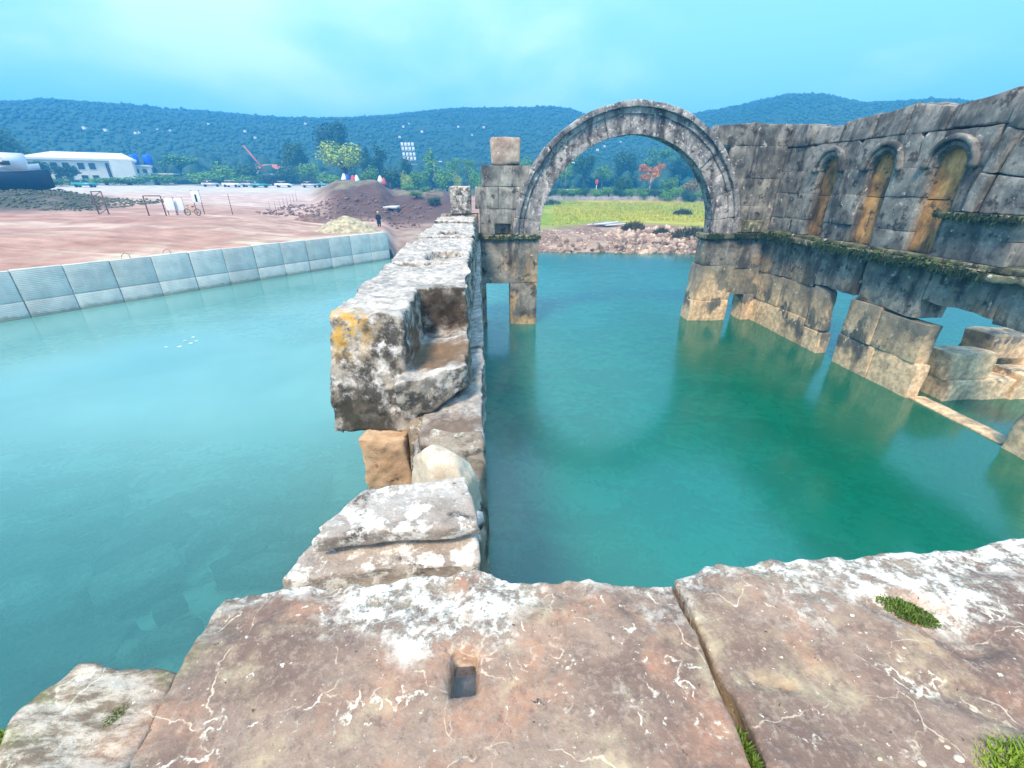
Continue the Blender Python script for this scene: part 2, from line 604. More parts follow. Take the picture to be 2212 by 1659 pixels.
def slab_mat():
    m, nt, b = new_mat('slab_limestone')
    N = NB(nt)
    p = N.pos()
    y = N.xyz(p)[1]
    n1 = N.noise(p, 1.7, 7, 0.6, 0.4)
    n2 = N.noise(p, 7.0, 8, 0.65)
    n3 = N.noise(p, 45, 5, 0.7)
    c = N.mix(N.rng(n1, 0.38, 0.62), (0.19, 0.12, 0.095), (0.36, 0.25, 0.19))
    c = N.mix(N.rng(N.noise(N.scale(p, (1, 1, 1), (3, 1, 5)), 2.6, 7, 0.62), 0.50, 0.68), c, (0.46, 0.24, 0.155))   # reddish
    c = N.mix(N.rng(N.noise(N.scale(p, (1, 1, 1), (8, 2, 5)), 3.4, 8, 0.66), 0.52, 0.72, 0, 0.75), c, (0.62, 0.50, 0.31))  # ochre
    c = N.mix(N.rng(n2, 0.45, 0.70, 0, 0.6), c, (0.19, 0.125, 0.10))
    c = N.mix(N.rng(n3, 0.48, 0.66, 0, 0.5), c, (0.46, 0.34, 0.27))
    c = N.mix(N.rng(N.noise(N.scale(p, (1, 1, 1), (4, 4, 4)), 22, 6, 0.75), 0.52, 0.66, 0, 0.55), c, (0.14, 0.10, 0.09))
    # pale crust, thick along the broken outer edge
    edge = N.rng(N.math('ADD', N.math('ADD', y, N.rng(N.xyz(p)[0], 0.6, 2.6, 0, 0.22)), N.math('MULTIPLY', N.math('SUBTRACT', N.noise(p, 2.2, 7, 0.66), 0.5), 1.5)), 1.06, 1.36)
    wn_ = N.rng(N.noise(N.scale(p, (1, 1, 1), (5, 5, 2)), 11, 10, 0.80), 0.42, 0.54)
    c = N.mix(N.math('MULTIPLY', N.math('MULTIPLY', edge, wn_), 0.92), c, (0.93, 0.85, 0.75))
    wp = N.rng(N.noise(N.scale(p, (1, 1, 1), (1, 9, 4)), 2.0, 8, 0.68), 0.62, 0.74)
    c = N.mix(N.math('MULTIPLY', N.math('MULTIPLY', wp, wn_), 0.6), c, (0.74, 0.66, 0.56))
    # calcite veins and flecks
    dv = N.vmix(p, N.ncol(p, 3.0, 5), 0.5)
    v1 = N.rng(N.edge(dv, 1.9), 0.009, 0.001)
    vm = N.rng(N.noise(N.scale(p, (1, 1, 1), (2, 2, 2)), 4.0, 7, 0.75), 0.45, 0.60)
    c = N.mix(N.math('MULTIPLY', N.math('MULTIPLY', v1, vm), 0.8), c, (0.74, 0.60, 0.45))
    v2 = N.rng(N.edge(N.vmix(p, N.ncol(p, 9.0, 4), 0.25), 6.5), 0.05, 0.01)
    vm2 = N.rng(N.noise(N.scale(p, (1, 1, 1), (7, 1, 2)), 5.0, 6, 0.75), 0.53, 0.62)
    c = N.mix(N.math('MULTIPLY', N.math('MULTIPLY', v2, vm2), 0.9), c, (0.86, 0.76, 0.62))
    fl = N.rng(N.noise(N.scale(p, (1, 1, 1), (0, 3, 3)), 34, 4, 0.65), 0.655, 0.70)
    c = N.mix(N.math('MULTIPLY', fl, 0.75), c, (0.85, 0.78, 0.66))
    pit = N.rng(N.noise(N.scale(p, (1, 1, 1), (6, 3, 1)), 30, 4, 0.6), 0.68, 0.74)
    c = N.mix(N.math('MULTIPLY', pit, 0.8), c, (0.05, 0.035, 0.03))
    # moss in the worn left block
    x = N.xyz(p)[0]
    mo = N.math('MULTIPLY', N.rng(x, -0.95, -1.2), N.rng(N.noise(N.scale(p, (1, 1, 1), (6, 6, 6)), 4.5, 6, 0.65), 0.55, 0.63))
    c = N.mix(N.math('MULTIPLY', mo, 0.8), c, (0.17, 0.17, 0.035))
    gx = N.rng(N.math('ADD', x, N.math('MULTIPLY', N.math('SUBTRACT', n1, 0.5), 0.6)), -0.95, -1.3, 0, 0.55)
    c = N.mix(gx, c, N.mix(N.rng(N.noise(N.scale(p, (1.0, 2.6, 1), (1, 1, 1)), 7, 9, 0.75), 0.42, 0.60), (0.15, 0.125, 0.075), (0.80, 0.72, 0.60)))
    N.put(b.inputs['Base Color'], c)
    N.put(b.inputs['Roughness'], N.rng(n1, 0.3, 0.7, 0.55, 0.9))
    h = N.math('ADD', N.math('MULTIPLY', n2, 0.55), N.math('MULTIPLY', n3, 0.3))
    h = N.math('SUBTRACT', h, N.math('MULTIPLY', pit, 0.25))
    h = N.math('ADD', h, N.math('MULTIPLY', edge, N.math('MULTIPLY', wn_, 0.3)))
    N.bump(h, 0.7, 0.03, b)
    return m


M['slab'] = slab_mat()


def water_mat():
    m, nt, b = new_mat('pond_water')
    N = NB(nt)
    nt.nodes.remove(b)
    out = nt.nodes['Material Output']
    p = N.pos()
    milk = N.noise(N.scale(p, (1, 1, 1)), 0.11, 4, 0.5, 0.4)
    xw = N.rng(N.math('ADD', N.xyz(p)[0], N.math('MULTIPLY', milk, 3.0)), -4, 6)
    yw = N.rng(N.math('ADD', N.xyz(p)[1], N.math('MULTIPLY', milk, 6.0)), 7, 17)      # paler farther out: sky reflection painted into the silty water colour
    dif = nt.nodes.new('ShaderNodeBsdfDiffuse')
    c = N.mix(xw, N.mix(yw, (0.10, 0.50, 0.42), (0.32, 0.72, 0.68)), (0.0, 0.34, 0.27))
    c = N.mix(N.rng(N.math('ADD', N.xyz(p)[0], N.math('MULTIPLY', milk, 6.0)), 7, 13), c, (0.0, 0.24, 0.12))  # wall reflection painted in: darker green towards the right wall
    c = N.mix(N.rng(milk, 0.35, 0.7, 0, 0.35), c, (0.0, 0.30, 0.25))
    N.put(dif.inputs['Color'], c)
    tr = nt.nodes.new('ShaderNodeBsdfTransparent')
    N.put(tr.inputs['Color'], N.mix(xw, (0.66, 0.98, 0.92), (0.16, 0.86, 0.68)))
    body = nt.nodes.new('ShaderNodeMixShader')
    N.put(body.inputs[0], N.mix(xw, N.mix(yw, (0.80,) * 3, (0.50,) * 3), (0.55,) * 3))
    nt.links.new(dif.outputs[0], body.inputs[1])
    nt.links.new(tr.outputs[0], body.inputs[2])
    gl = nt.nodes.new('ShaderNodeBsdfGlossy')
    gl.inputs['Roughness'].default_value = 0.17
    fr = nt.nodes.new('ShaderNodeFresnel')
    fr.inputs['IOR'].default_value = 2.05
    bp = nt.nodes.new('ShaderNodeBump')
    bp.inputs['Strength'].default_value = 0.05
    bp.inputs['Distance'].default_value = 0.05
    N.put(bp.inputs['Height'], N.noise(N.scale(p, (1, 1.6, 1)), 2.6, 3, 0.5))
    nt.links.new(bp.outputs[0], gl.inputs['Normal'])
    nt.links.new(bp.outputs[0], fr.inputs['Normal'])
    mx = nt.nodes.new('ShaderNodeMixShader')
    nt.links.new(fr.outputs[0], mx.inputs[0])
    nt.links.new(body.outputs[0], mx.inputs[1])
    nt.links.new(gl.outputs[0], mx.inputs[2])
    nt.links.new(mx.outputs[0], out.inputs['Surface'])
    return m


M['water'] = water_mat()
def puddle_mat():
    m, nt, b = new_mat('rain_puddle')
    nt.nodes.remove(b)
    N = NB(nt)
    tr, df, gl, fr = (nt.nodes.new('ShaderNode' + k) for k in ('BsdfTransparent', 'BsdfDiffuse', 'BsdfGlossy', 'Fresnel'))
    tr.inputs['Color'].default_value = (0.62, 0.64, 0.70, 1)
    df.inputs['Color'].default_value = (0.36, 0.36, 0.42, 1)  # bluish sky reflection put into the water's own colour
    gl.inputs['Roughness'].default_value = 0.02
    fr.inputs['IOR'].default_value = 1.75
    m1, m2 = nt.nodes.new('ShaderNodeMixShader'), nt.nodes.new('ShaderNodeMixShader')
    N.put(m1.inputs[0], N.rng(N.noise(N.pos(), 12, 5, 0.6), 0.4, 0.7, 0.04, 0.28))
    nt.links.new(tr.outputs[0], m1.inputs[1])
    nt.links.new(df.outputs[0], m1.inputs[2])
    nt.links.new(fr.outputs[0], m2.inputs[0])
    nt.links.new(m1.outputs[0], m2.inputs[1])
    nt.links.new(gl.outputs[0], m2.inputs[2])
    nt.links.new(m2.outputs[0], nt.nodes['Material Output'].inputs['Surface'])
    return m


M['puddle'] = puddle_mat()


def ground_mat():
    m, nt, b = new_mat('ground_soil')
    N = NB(nt)
    a = nt.nodes.new('ShaderNodeVertexColor')
    a.layer_name = 'soil'
    p = N.pos()
    n = N.noise(p, 0.5, 8, 0.65)
    n2 = N.noise(p, 4.0, 6, 0.7)
    c = N.mix(N.rng(n, 0.35, 0.65, 0, 0.6), a.outputs['Color'], N.mix(1.0, a.outputs['Color'], (0.62, 0.56, 0.52), 'MULTIPLY'))
    c = N.mix(N.rng(n2, 0.5, 0.72, 0, 0.6), c, N.mix(1.0, c, (1.45, 1.4, 1.35), 'MULTIPLY'))
    N.put(b.inputs['Base Color'], c)
    b.inputs['Roughness'].default_value = 0.95
    st_ = N.noise(N.scale(p, (0.25, 1.6, 1)), 0.7, 7, 0.65, 0.5)
    c = N.mix(N.rng(st_, 0.5, 0.62, 0, 0.45), c, N.mix(1.0, c, (0.6, 0.48, 0.44), 'MULTIPLY'))
    c = N.mix(N.rng(st_, 0.45, 0.34, 0, 0.45), c, N.mix(1.0, c, (1.5, 1.5, 1.45), 'MULTIPLY'))
    N.put(b.inputs['Base Color'], c)
    N.bump(n2, 0.6, 0.12, b)
    return m


M['ground'] = ground_mat()
def bed_mat():
    m, nt, b = new_mat('pond_bed_silt')
    N = NB(nt)
    p = N.pos()
    q = N.vmix(p, N.ncol(p, 0.5, 3), 1.6)
    n1 = N.noise(N.scale(q, (0.7, 1.15, 1)), 0.42, 7, 0.6)
    n2 = N.noise(q, 1.9, 6, 0.6)
    c = N.mix(N.rng(n1, 0.43, 0.58), (0.05, 0.13, 0.09), (0.85, 0.88, 0.66))
    c = N.mix(N.rng(n2, 0.50, 0.64, 0, 0.65), c, (0.05, 0.10, 0.07))
    c = N.mix(N.rng(n2, 0.44, 0.34, 0, 0.6), c, (0.98, 0.98, 0.80))
    N.put(b.inputs['Base Color'], c)
    return m


M['bed'] = bed_mat()


def hill_mat():
    m, nt, b = new_mat('hill_scrub')
    N = NB(nt)
    p = N.pos()
    n = N.noise(p, 0.035, 9, 0.68)
    c = N.mix(N.rng(n, 0.35, 0.65), (0.015, 0.06, 0.045), (0.04, 0.10, 0.07))
    c = N.mix(N.rng(N.noise(p, 0.012, 8, 0.7), 0.60, 0.70, 0, 0.5), c, (0.20, 0.20, 0.17))
    N.put(b.inputs['Base Color'], c)
    N.bump(N.noise(p, 0.1, 6, 0.7), 1.0, 4.0, b)
    return m


M['hill'] = hill_mat()
M['leaf_dark'] = leaf('leaf_dark', (0.018, 0.06, 0.022), (0.04, 0.10, 0.032))
M['leaf_mid'] = leaf('leaf_mid', (0.07, 0.19, 0.03), (0.15, 0.30, 0.05))
M['leaf_light'] = leaf('leaf_light', (0.22, 0.33, 0.05), (0.38, 0.46, 0.10))
M['leaf_orange'] = leaf('leaf_orange', (0.38, 0.10, 0.02), (0.5, 0.20, 0.03))
M['leaf_olive'] = leaf('leaf_olive', (0.12, 0.12, 0.02), (0.27, 0.17, 0.03))
M['leaf_hill'] = leaf('leaf_hill', (0.012, 0.055, 0.045), (0.03, 0.09, 0.06))
M['grass'] = leaf('grass_blade', (0.10, 0.17, 0.015), (0.22, 0.30, 0.03))
M['grass_dry'] = leaf('grass_dry', (0.28, 0.32, 0.03), (0.50, 0.46, 0.08))
M['reed'] = leaf('reed_dark', (0.05, 0.06, 0.03), (0.12, 0.11, 0.05))
M['moss'] = leaf('moss_green', (0.05, 0.10, 0.012), (0.13, 0.20, 0.025))
M['moss_dark'] = leaf('moss_dark', (0.012, 0.024, 0.014), (0.035, 0.06, 0.025))
M['bark'] = plain('bark', (0.11, 0.085, 0.065), 0.9, 2, 0.4, bump=0.6)
M['bark_pale'] = plain('bark_pale', (0.5, 0.42, 0.34), 0.9, 2, 0.3, bump=0.4)
M['white'] = plain('white_render', (0.80, 0.76, 0.68), 0.8, 0.6, 0.06)
M['cream'] = plain('cream_render', (0.74, 0.66, 0.50), 0.8, 0.6, 0.08)
M['glass'] = plain('dark_glass', (0.03, 0.035, 0.05), 0.15, 1, 0.2, spec=0.6)
M['tank_blue'] = plain('tank_blue', (0.01, 0.10, 0.75), 0.5, 2, 0.1)
M['tile_red'] = plain('roof_tile', (0.5, 0.16, 0.09), 0.85, 3, 0.25)
M['hull'] = plain('hull_navy', (0.015, 0.022, 0.05), 0.5, 0.5, 0.3)
M['boat_white'] = plain('boat_white', (0.78, 0.78, 0.80), 0.5, 0.7, 0.08)
M['boat_red'] = plain('boat_red', (0.30, 0.07, 0.06), 0.6, 0.7, 0.2)
M['metal'] = plain('dull_metal', (0.28, 0.26, 0.27), 0.5, 3, 0.2, metal=0.6)
M['rust'] = plain('rusty_iron', (0.16, 0.08, 0.06), 0.85, 6, 0.35, bump=0.4)
M['board'] = plain('pale_board', (0.72, 0.76, 0.80), 0.6, 3, 0.06)
M['black'] = plain('black_cloth', (0.012, 0.014, 0.022), 0.85, 8, 0.3)
M['rubber'] = plain('rubber', (0.02, 0.02, 0.022), 0.8, 8, 0.2)
M['skin'] = plain('skin', (0.45, 0.26, 0.18), 0.6, 8, 0.1)
M['hat'] = plain('pale_cap', (0.72, 0.66, 0.30), 0.8, 8, 0.1)
M['yellow'] = plain('yellow_paint', (0.62, 0.36, 0.06), 0.5, 5, 0.1)
M['red_cloth'] = plain('red_cloth', (0.60, 0.08, 0.07), 0.8, 4, 0.1)
M['blue_cloth'] = plain('blue_cloth', (0.05, 0.09, 0.45), 0.8, 4, 0.1)
M['teal_paint'] = plain('teal_paint', (0.03, 0.30, 0.30), 0.35, 2, 0.1, spec=0.5)
M['silver_paint'] = plain('silver_paint', (0.45, 0.47, 0.5), 0.3, 2, 0.1, spec=0.5)
M['lamp'] = plain('lamp_glass', (0.80, 0.82, 0.85), 0.3, 2, 0.05)
M['gravel'] = plain('gravel', (0.50, 0.42, 0.27), 0.95, 2.5, 0.4, bump=1.0, bdist=0.15)
M['spoil'] = plain('spoil_earth', (0.22, 0.13, 0.10), 0.95, 1.5, 0.5, bump=1.0, bdist=0.15)
M['kerb_wall'] = plain('roadside_wall', (0.34, 0.31, 0.32), 0.9, 0.8, 0.25, bump=0.5)


def concrete_mat():
    m, nt, b = new_mat('fresh_concrete')
    N = NB(nt)
    p = N.pos()
    z = N.xyz(p)[2]
    n = N.noise(p, 1.2, 8, 0.65)
    c = N.mix(N.rng(n, 0.35, 0.65), (0.58, 0.55, 0.51), (0.72, 0.68, 0.62))
    st = N.noise(N.scale(p, (1, 1, 0.15)), 3.0, 6, 0.6)
    c = N.mix(N.rng(st, 0.5, 0.7, 0, 0.3), c, (0.82, 0.78, 0.72))
    zz = N.math('ADD', z, N.math('MULTIPLY', N.math('SUBTRACT', N.noise(p, 2.5, 6, 0.7), 0.5), 0.5))
    c = N.mix(N.rng(zz, 0.32, 0.08, 0, 0.75), c, (0.20, 0.21, 0.15))
    pits = N.rng(N.noise(p, 14, 4, 0.6), 0.69, 0.74)
    c = N.mix(N.math('MULTIPLY', pits, 0.6), c, (0.16, 0.15, 0.13))
    c = N.mix(1.0, c, N.mix(N.rand(), (0.88, 0.88, 0.88), (1.08, 1.08, 1.08)), 'MULTIPLY')
    N.put(b.inputs['Base Color'], c)
    wv = nt.nodes.new('ShaderNodeTexWave')
    wv.bands_direction = 'Z'
    wv.inputs['Scale'].default_value = 3.2
    wv.inputs['Distortion'].default_value = 1.2
    wv.inputs['Detail'].default_value = 2
    N.put(wv.inputs['Vector'], p)
    N.bump(N.math('ADD', N.noise(p, 8, 6, 0.65), N.math('MULTIPLY', wv.outputs['Fac'], 0.7)), 0.35, 0.03, b)
    return m


M['concrete'] = concrete_mat()

# ------------------------------------------------------------------ ground, pond bed, water
WALL_A, WALL_B = np.array((-9.3, 45.6)), np.array((-60.0, -14.2))     # concrete pond wall, both ends
SHORE = [(-62, -16.5), WALL_B, (-26.82, 25.08), WALL_A, (-6.5, 47.5), (2, 48.5), (8, 47.3), (16, 46.5), (24, 45), (30, 40), (31, 28), (33, 10), (36, -10), (38, -30)]
_TH = np.array([math.atan2(p[0], p[1]) for p in SHORE])


def rshore(th):
    th = np.asarray(th, float)
    out = np.full(th.shape, 40.0)
    for (a, b) in zip(SHORE[:-1], SHORE[1:]):
        a, b = np.array(a, float), np.array(b, float)
        ta, tb = math.atan2(a[0], a[1]), math.atan2(b[0], b[1])
        m = (th >= min(ta, tb) - 1e-6) & (th <= max(ta, tb) + 1e-6)
        e = b - a
        s, c = np.sin(th), np.cos(th)
        den = s * e[1] - c * e[0]
        r = (a[0] * e[1] - a[1] * e[0]) / np.where(np.abs(den) < 1e-9, 1e-9, den)
        out = np.where(m, r, out)
    return out


def height(x, y, fine=True):
    x, y = np.asarray(x, float), np.asarray(y, float)
    th, r = np.arctan2(x, y), np.hypot(x, y)
    dg = np.degrees(th)
    d = r - rshore(th)
    L = sst(-15, -33, dg)
    hl = np.interp(d, [0, 6, 14, 30, 60, 110, 170, 300], [2.35, 2.15, 2.1, 2.9, 4.8, 6.3, 7.1, 9])
    hl = hl + L * np.interp(d, [0, 3, 12, 25, 60, 100], [0, 0.1, 1.3, 1.1, 0.3, 0])
    hr = np.interp(d, [0, 1.6, 4, 9, 18, 35, 70, 72.4, 72.8, 120, 170, 300], [-1.3, -0.12, 0.45, 1.05, 1.6, 2.0, 2.5, 2.5, 3.7, 4.8, 6.3, 9.5])
    w = sst(-10.2, -12.0, dg)
    w = np.maximum(w, sst(60, 95, d) * 0.0)
    h = w * hl + (1 - w) * hr
    # soil bank behind the worker, bank by the boat
    bank = sst(-19.5, -15.5, dg) * sst(-1.0, -4.5, dg) * sst(66, 88, r) * sst(140, 112, r)
    h = h + 2.3 * bank * (1 + 0.25 * fbm(np.stack([x * 0.12, y * 0.12, 0 * x], -1).reshape(-1, 3), 3, 5).reshape(x.shape))
    bank2 = sst(-56, -50, dg) * sst(-36, -41, dg) * sst(74, 82, r) * sst(104, 92, r)
    h = h + 1.0 * bank2
    if fine:
        Q = np.stack([x, y, 0 * x], -1).reshape(-1, 3)
        amp = 0.10 + 0.9 * bank + 0.5 * bank2
        h = h + (fbm(Q * 0.35, 4, 3).reshape(x.shape)) * amp * np.clip(d / 3, 0, 1)
    return h


def gt(px, py, rmax=600):
    """where the sight line through a picture point meets the ground"""
    d = ray(px, py)
    t = np.geomspace(20, rmax, 6000) / math.hypot(d[0], d[1])
    X, Y, Z = d[0] * t, d[1] * t, CZ + d[2] * t
    hh = height(X, Y, False)
    i = np.argmax(Z < hh) if (Z < hh).any() else len(t) - 1
    return np.array((X[i], Y[i], float(height(X[i:i + 1], Y[i:i + 1])[0])))


def on_ground(px, dist):
    """a point on the ground straight under picture column px at that distance"""
    d = ray(px, 395)
    k = dist / math.hypot(d[0], d[1])
    x, y = d[0] * k, d[1] * k
    return np.array((x, y, float(height(np.array([x]), np.array([y]))[0])))


nth, nr = 760, 170
th = np.radians(np.concatenate([np.linspace(-104, -62, 40, endpoint=False), np.linspace(-62, 64, nth - 80), np.linspace(64.5, 128, 40)]))
rr = np.concatenate([np.linspace(0, 30, 70), 30 + np.geomspace(0.5, 620, nr - 70)])
rr[71:] += 0.0
TH, D = np.meshgrid(th, rr, indexing='ij')
RR = rshore(TH) + 0.16 + D
X, Y = RR * np.sin(TH), RR * np.cos(TH)
Z = height(X, Y)
Z = np.where(RR > 300, 9, Z)
V = np.stack([X, Y, Z], -1).reshape(-1, 3)
a = (np.arange(nth - 1)[:, None] * nr + np.arange(nr - 1)[None, :]).ravel()
nth = len(th)
a = (np.arange(nth - 1)[:, None] * nr + np.arange(nr - 1)[None, :]).ravel()
Fc = np.stack([a, a + nr, a + nr + 1, a + 1], 1)
ground = obj('ground', (V, Fc), M['ground'])
ground['kind'] = 'structure'
# soil colours by what lies there
dg, rad = np.degrees(TH), RR
q = np.stack([X, Y, 0 * X], -1).reshape(-1, 3)
f1 = fbm(q * np.array((0.10, 0.10, 1)), 4, 21).reshape(X.shape)
f2 = fbm(q * np.array((0.35, 0.35, 1)), 4, 22).reshape(X.shape)
f3 = fbm(q * np.array((0.05, 0.25, 1)), 5, 23).reshape(X.shape)
C = np.zeros(X.shape + (3,))


def lay(mask, col):
    global C
    C = C * (1 - mask[..., None]) + mask[..., None] * np.array(col)


lay(np.ones_like(X), (0.50, 0.29, 0.22))
lay(0.8 * sst(-0.05, 0.4, f3 + 0.5 * f2), (0.68, 0.50, 0.40))
lay(sst(0.05, 0.3, f2) * 0.6, (0.38, 0.18, 0.13))
lay(sst(8, 2, D) * sst(-11, -13, dg) * sst(-0.2, 0.3, f2), (0.76, 0.64, 0.48))
track = sst(0.12, 0.0, np.abs(np.sin(dg * 1.1 + rad * 0.02) * 0.5)) * sst(-34, -26, dg) * sst(-14, -18, dg)
lay(0.5 * sst(62, 90, rad) * sst(-60, -20, dg) * sst(-14, -19, dg), (0.74, 0.62, 0.57))
lay(sst(95, 125, rad) * sst(-12, -16, dg), (0.62, 0.56, 0.50))
bank = sst(-20, -16, dg) * sst(-0.5, -3.5, dg) * sst(62, 70, rad) * sst(150, 120, rad)
lay(bank, (0.14, 0.075, 0.055))
lay(bank * sst(86, 96, rad) * sst(-0.3, 0.3, f2), (0.26, 0.22, 0.12))
bank2 = sst(-58, -51, dg) * sst(-35.5, -39, dg) * sst(70, 78, rad) * sst(108, 96, rad)
lay(bank2 * 0.97, (0.07, 0.075, 0.05))
lay(bank2 * sst(0.05, 0.35, f2) * 0.8, (0.16, 0.13, 0.10))
shore_r = sst(-11.5, -9.5, dg)
lay(shore_r * sst(26, 12, D), (0.28, 0.18, 0.14))
lay(shore_r * sst(26, 12, D) * sst(0, 0.4, f2), (0.44, 0.32, 0.25))
gr = sst(3, 7, dg) * sst(12, 20, D + 5 * f1 + (12 - np.minimum(dg, 16)) * 1.1) * sst(73, 71, D)
lay(gr, (0.26, 0.34, 0.03))
lay(gr * sst(-0.1, 0.3, f1 + 0.5 * f2), (0.46, 0.42, 0.06))
lay(gr * sst(52, 60, D) * sst(14, 10, dg), (0.12, 0.30, 0.03))
far = sst(74, 80, D) * shore_r
lay(far, (0.12, 0.14, 0.06))
lay(sst(150, 175, rad), (0.10, 0.13, 0.05))
ca = ground.data.color_attributes.new('soil', 'FLOAT_COLOR', 'POINT')
ca.data.foreach_set('color', np.concatenate([C.reshape(-1, 3), np.ones((C.size // 3, 1))], 1).ravel())

# pond bed
bx, by = np.meshgrid(np.linspace(-66, 44, 180), np.linspace(-22, 60, 140), indexing='ij')
qb = np.stack([bx, by, 0 * bx], -1).reshape(-1, 3)
bz = -1.15 + 0.28 * fbm(qb * 0.25, 4, 8).reshape(bx.shape) - 0.35 * sst(0, 3, bx)
n1_, n2_ = bx.shape
a = (np.arange(n1_ - 1)[:, None] * n2_ + np.arange(n2_ - 1)[None, :]).ravel()
bed = obj('pond_bed', (np.stack([bx, by, bz], -1).reshape(-1, 3), np.stack([a, a + n2_, a + n2_ + 1, a + 1], 1)), M['bed'])
bed['kind'] = 'structure'
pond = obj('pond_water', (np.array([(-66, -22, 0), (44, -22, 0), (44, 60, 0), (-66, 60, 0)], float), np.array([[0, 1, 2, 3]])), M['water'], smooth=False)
pond['kind'] = 'structure'

# ------------------------------------------------------------------ hills
RIDGE = [(-900, 240), (-300, 232), (0, 226), (50, 222), (110, 218), (160, 222), (250, 228), (340, 235), (450, 243), (540, 252), (600, 257), (680, 259), (760, 257), (850, 251),
         (890, 245), (950, 240), (1010, 237), (1100, 235), (1190, 234), (1230, 239), (1262, 250), (1330, 262), (1440, 262), (1530, 243), (1600, 230), (1660, 216), (1700, 208), (1780, 208), (1815, 216),
         (1860, 226), (1930, 225), (2010, 221), (2080, 226), (2212, 236), (2700, 232), (3600, 240)]
_rt = np.array([math.atan2(ray(x, y)[0], ray(x, y)[1]) for x, y in RIDGE])
_re = np.array([ray(x, y)[2] / math.hypot(ray(x, y)[0], ray(x, y)[1]) for x, y in RIDGE])
R0, R1 = 180.0, 420.0


def hill_h(x, y):
    th, r = np.arctan2(x, y), np.hypot(x, y)
    top = CZ + R1 * np.interp(th, _rt, _re)
    base = 7.5
    # the middle foothill comes nearer than the far ridge
    s = np.clip((r - R0) / (R1 - R0), 0, 1)
    prof = 0.25 * s + 0.75 * s * s * (3 - 2 * s)
    h = base + (top - base) * prof
    Q = np.stack([x, y, 0 * x], -1).reshape(-1, 3)
    n = fbm(Q * 0.012, 5, 41).reshape(x.shape)
    h = h + n * 6 * np.sin(np.pi * np.clip(s, 0, 1)) + np.where(r > R1, -(r - R1) * 0.25, 0)
    return h


ht = np.radians(np.linspace(-72, 76, 420))
hrr = np.concatenate([np.linspace(R0, R1, 90), np.linspace(R1 + 12, 640, 14)])
HT, HR = np.meshgrid(ht, hrr, indexing='ij')
HX, HY = HR * np.sin(HT), HR * np.cos(HT)
HZ = hill_h(HX, HY)
n2_ = len(hrr)
a = (np.arange(len(ht) - 1)[:, None] * n2_ + np.arange(n2_ - 1)[None, :]).ravel()
hill = obj('hills', (np.stack([HX, HY, HZ], -1).reshape(-1, 3), np.stack([a, a + n2_, a + n2_ + 1, a + 1], 1)), M['hill'])
hill['kind'] = 'structure'

# wood and scrub over the hills: one mass of leafy clumps
rng = np.random.default_rng(7)


def ico(sub):
    bm = bmesh.new()
    bmesh.ops.create_icosphere(bm, subdivisions=sub, radius=1)
    V = np.array([v.co[:] for v in bm.verts])
    Fc = np.array([[v.index for v in f.verts] for f in bm.faces])
    bm.free()
    return V, Fc


IV, IF = ico(2)
IV1, IF1 = ico(1)
nb = 24000
bt = rng.uniform(-62, 66, nb)
br = R0 + 10 + (R1 - R0 + 10) * rng.random(nb) ** 0.8
ridge_n = 2500
bt[:ridge_n] = rng.uniform(-62, 66, ridge_n)
br[:ridge_n] = rng.uniform(R1 - 20, R1 + 3, ridge_n)
bxx, byy = br * np.sin(np.radians(bt)), br * np.cos(np.radians(bt))
dens = fbm(np.stack([bxx * 0.02, byy * 0.02, 0 * bxx], 1), 3, 60)
keep = (dens > -0.6) | (np.arange(nb) < ridge_n)
bxx, byy, br = bxx[keep], byy[keep], br[keep]
nb = len(bxx)
bz = hill_h(bxx, byy)
sz = rng.uniform(0.4, 1.15, nb) * (1 + 0.25 * (rng.random(nb) > 0.9))
jit = 1 + 0.38 * rng.uniform(-1, 1, (nb, len(IV1), 1))
BV = IV1[None] * jit * np.stack([sz * rng.uniform(0.8, 1.3, nb), sz * rng.uniform(0.8, 1.3, nb), sz * rng.uniform(0.7, 1.25, nb)], 1)[:, None, :]
BV = BV + np.stack([bxx, byy, bz + 0.35 * sz], 1)[:, None, :]
BF = (IF1[None] + (np.arange(nb) * len(IV1))[:, None, None]).reshape(-1, 3)
wood = obj('hillside_wood', (BV.reshape(-1, 3), BF), M['leaf_hill'], smooth=True)
tag(wood, 'dark green scrub and pines covering the hills', 'wood', kind='stuff')

# ------------------------------------------------------------------ foreground wall the picture is taken from
fg = thing('stone_slab_wall', 'broad worn limestone wall top of three slabs in the foreground', 'wall', (0, 0, -1.5))


def pxy(pts, z):
    return [tuple(gz(x, y, z)[:2]) for x, y in pts]


SZ = 5.5
far_a = pxy([(388, 1412), (420, 1368), (450, 1318), (490, 1272), (540, 1258), (610, 1250), (720, 1247), (800, 1240), (880, 1226), (960, 1230), (1035, 1213), (1080, 1220),
             (1110, 1240), (1170, 1243), (1210, 1252), (1250, 1241), (1300, 1245), (1350, 1250), (1400, 1244), (1446, 1240)], SZ)
far_b = pxy([(1456, 1239), (1490, 1224), (1530, 1203), (1550, 1199), (1575, 1214), (1612, 1199), (1650, 1194), (1720, 1199), (1800, 1187), (1850, 1194), (1900, 1189),
             (1950, 1179), (2000, 1176), (2080, 1169), (2150, 1160), (2212, 1152)], SZ)
far_c = pxy([(0, 1640), (18, 1560), (45, 1530), (85, 1500), (130, 1470), (172, 1433), (240, 1414), (330, 1424), (378, 1432)], SZ)
poly_a = far_a + [(0.742, 0.59), (0.74, -0.9), (-1.05, -0.9), (-1.055, 0.6), (-1.07, 0.82), (-1.085, 1.0)]
poly_b = far_b + [(3.6, 1.36), (3.62, -0.9), (0.765, -0.9), (0.765, 0.59)]
poly_c = far_c + [(-1.035, 1.0), (-1.03, 0.82), (-1.02, 0.6), (-1.015, -0.9), (-1.9, -0.9), (-1.75, 0.2)]
hx0, hy1 = gz(978, 1408, SZ)[:2]
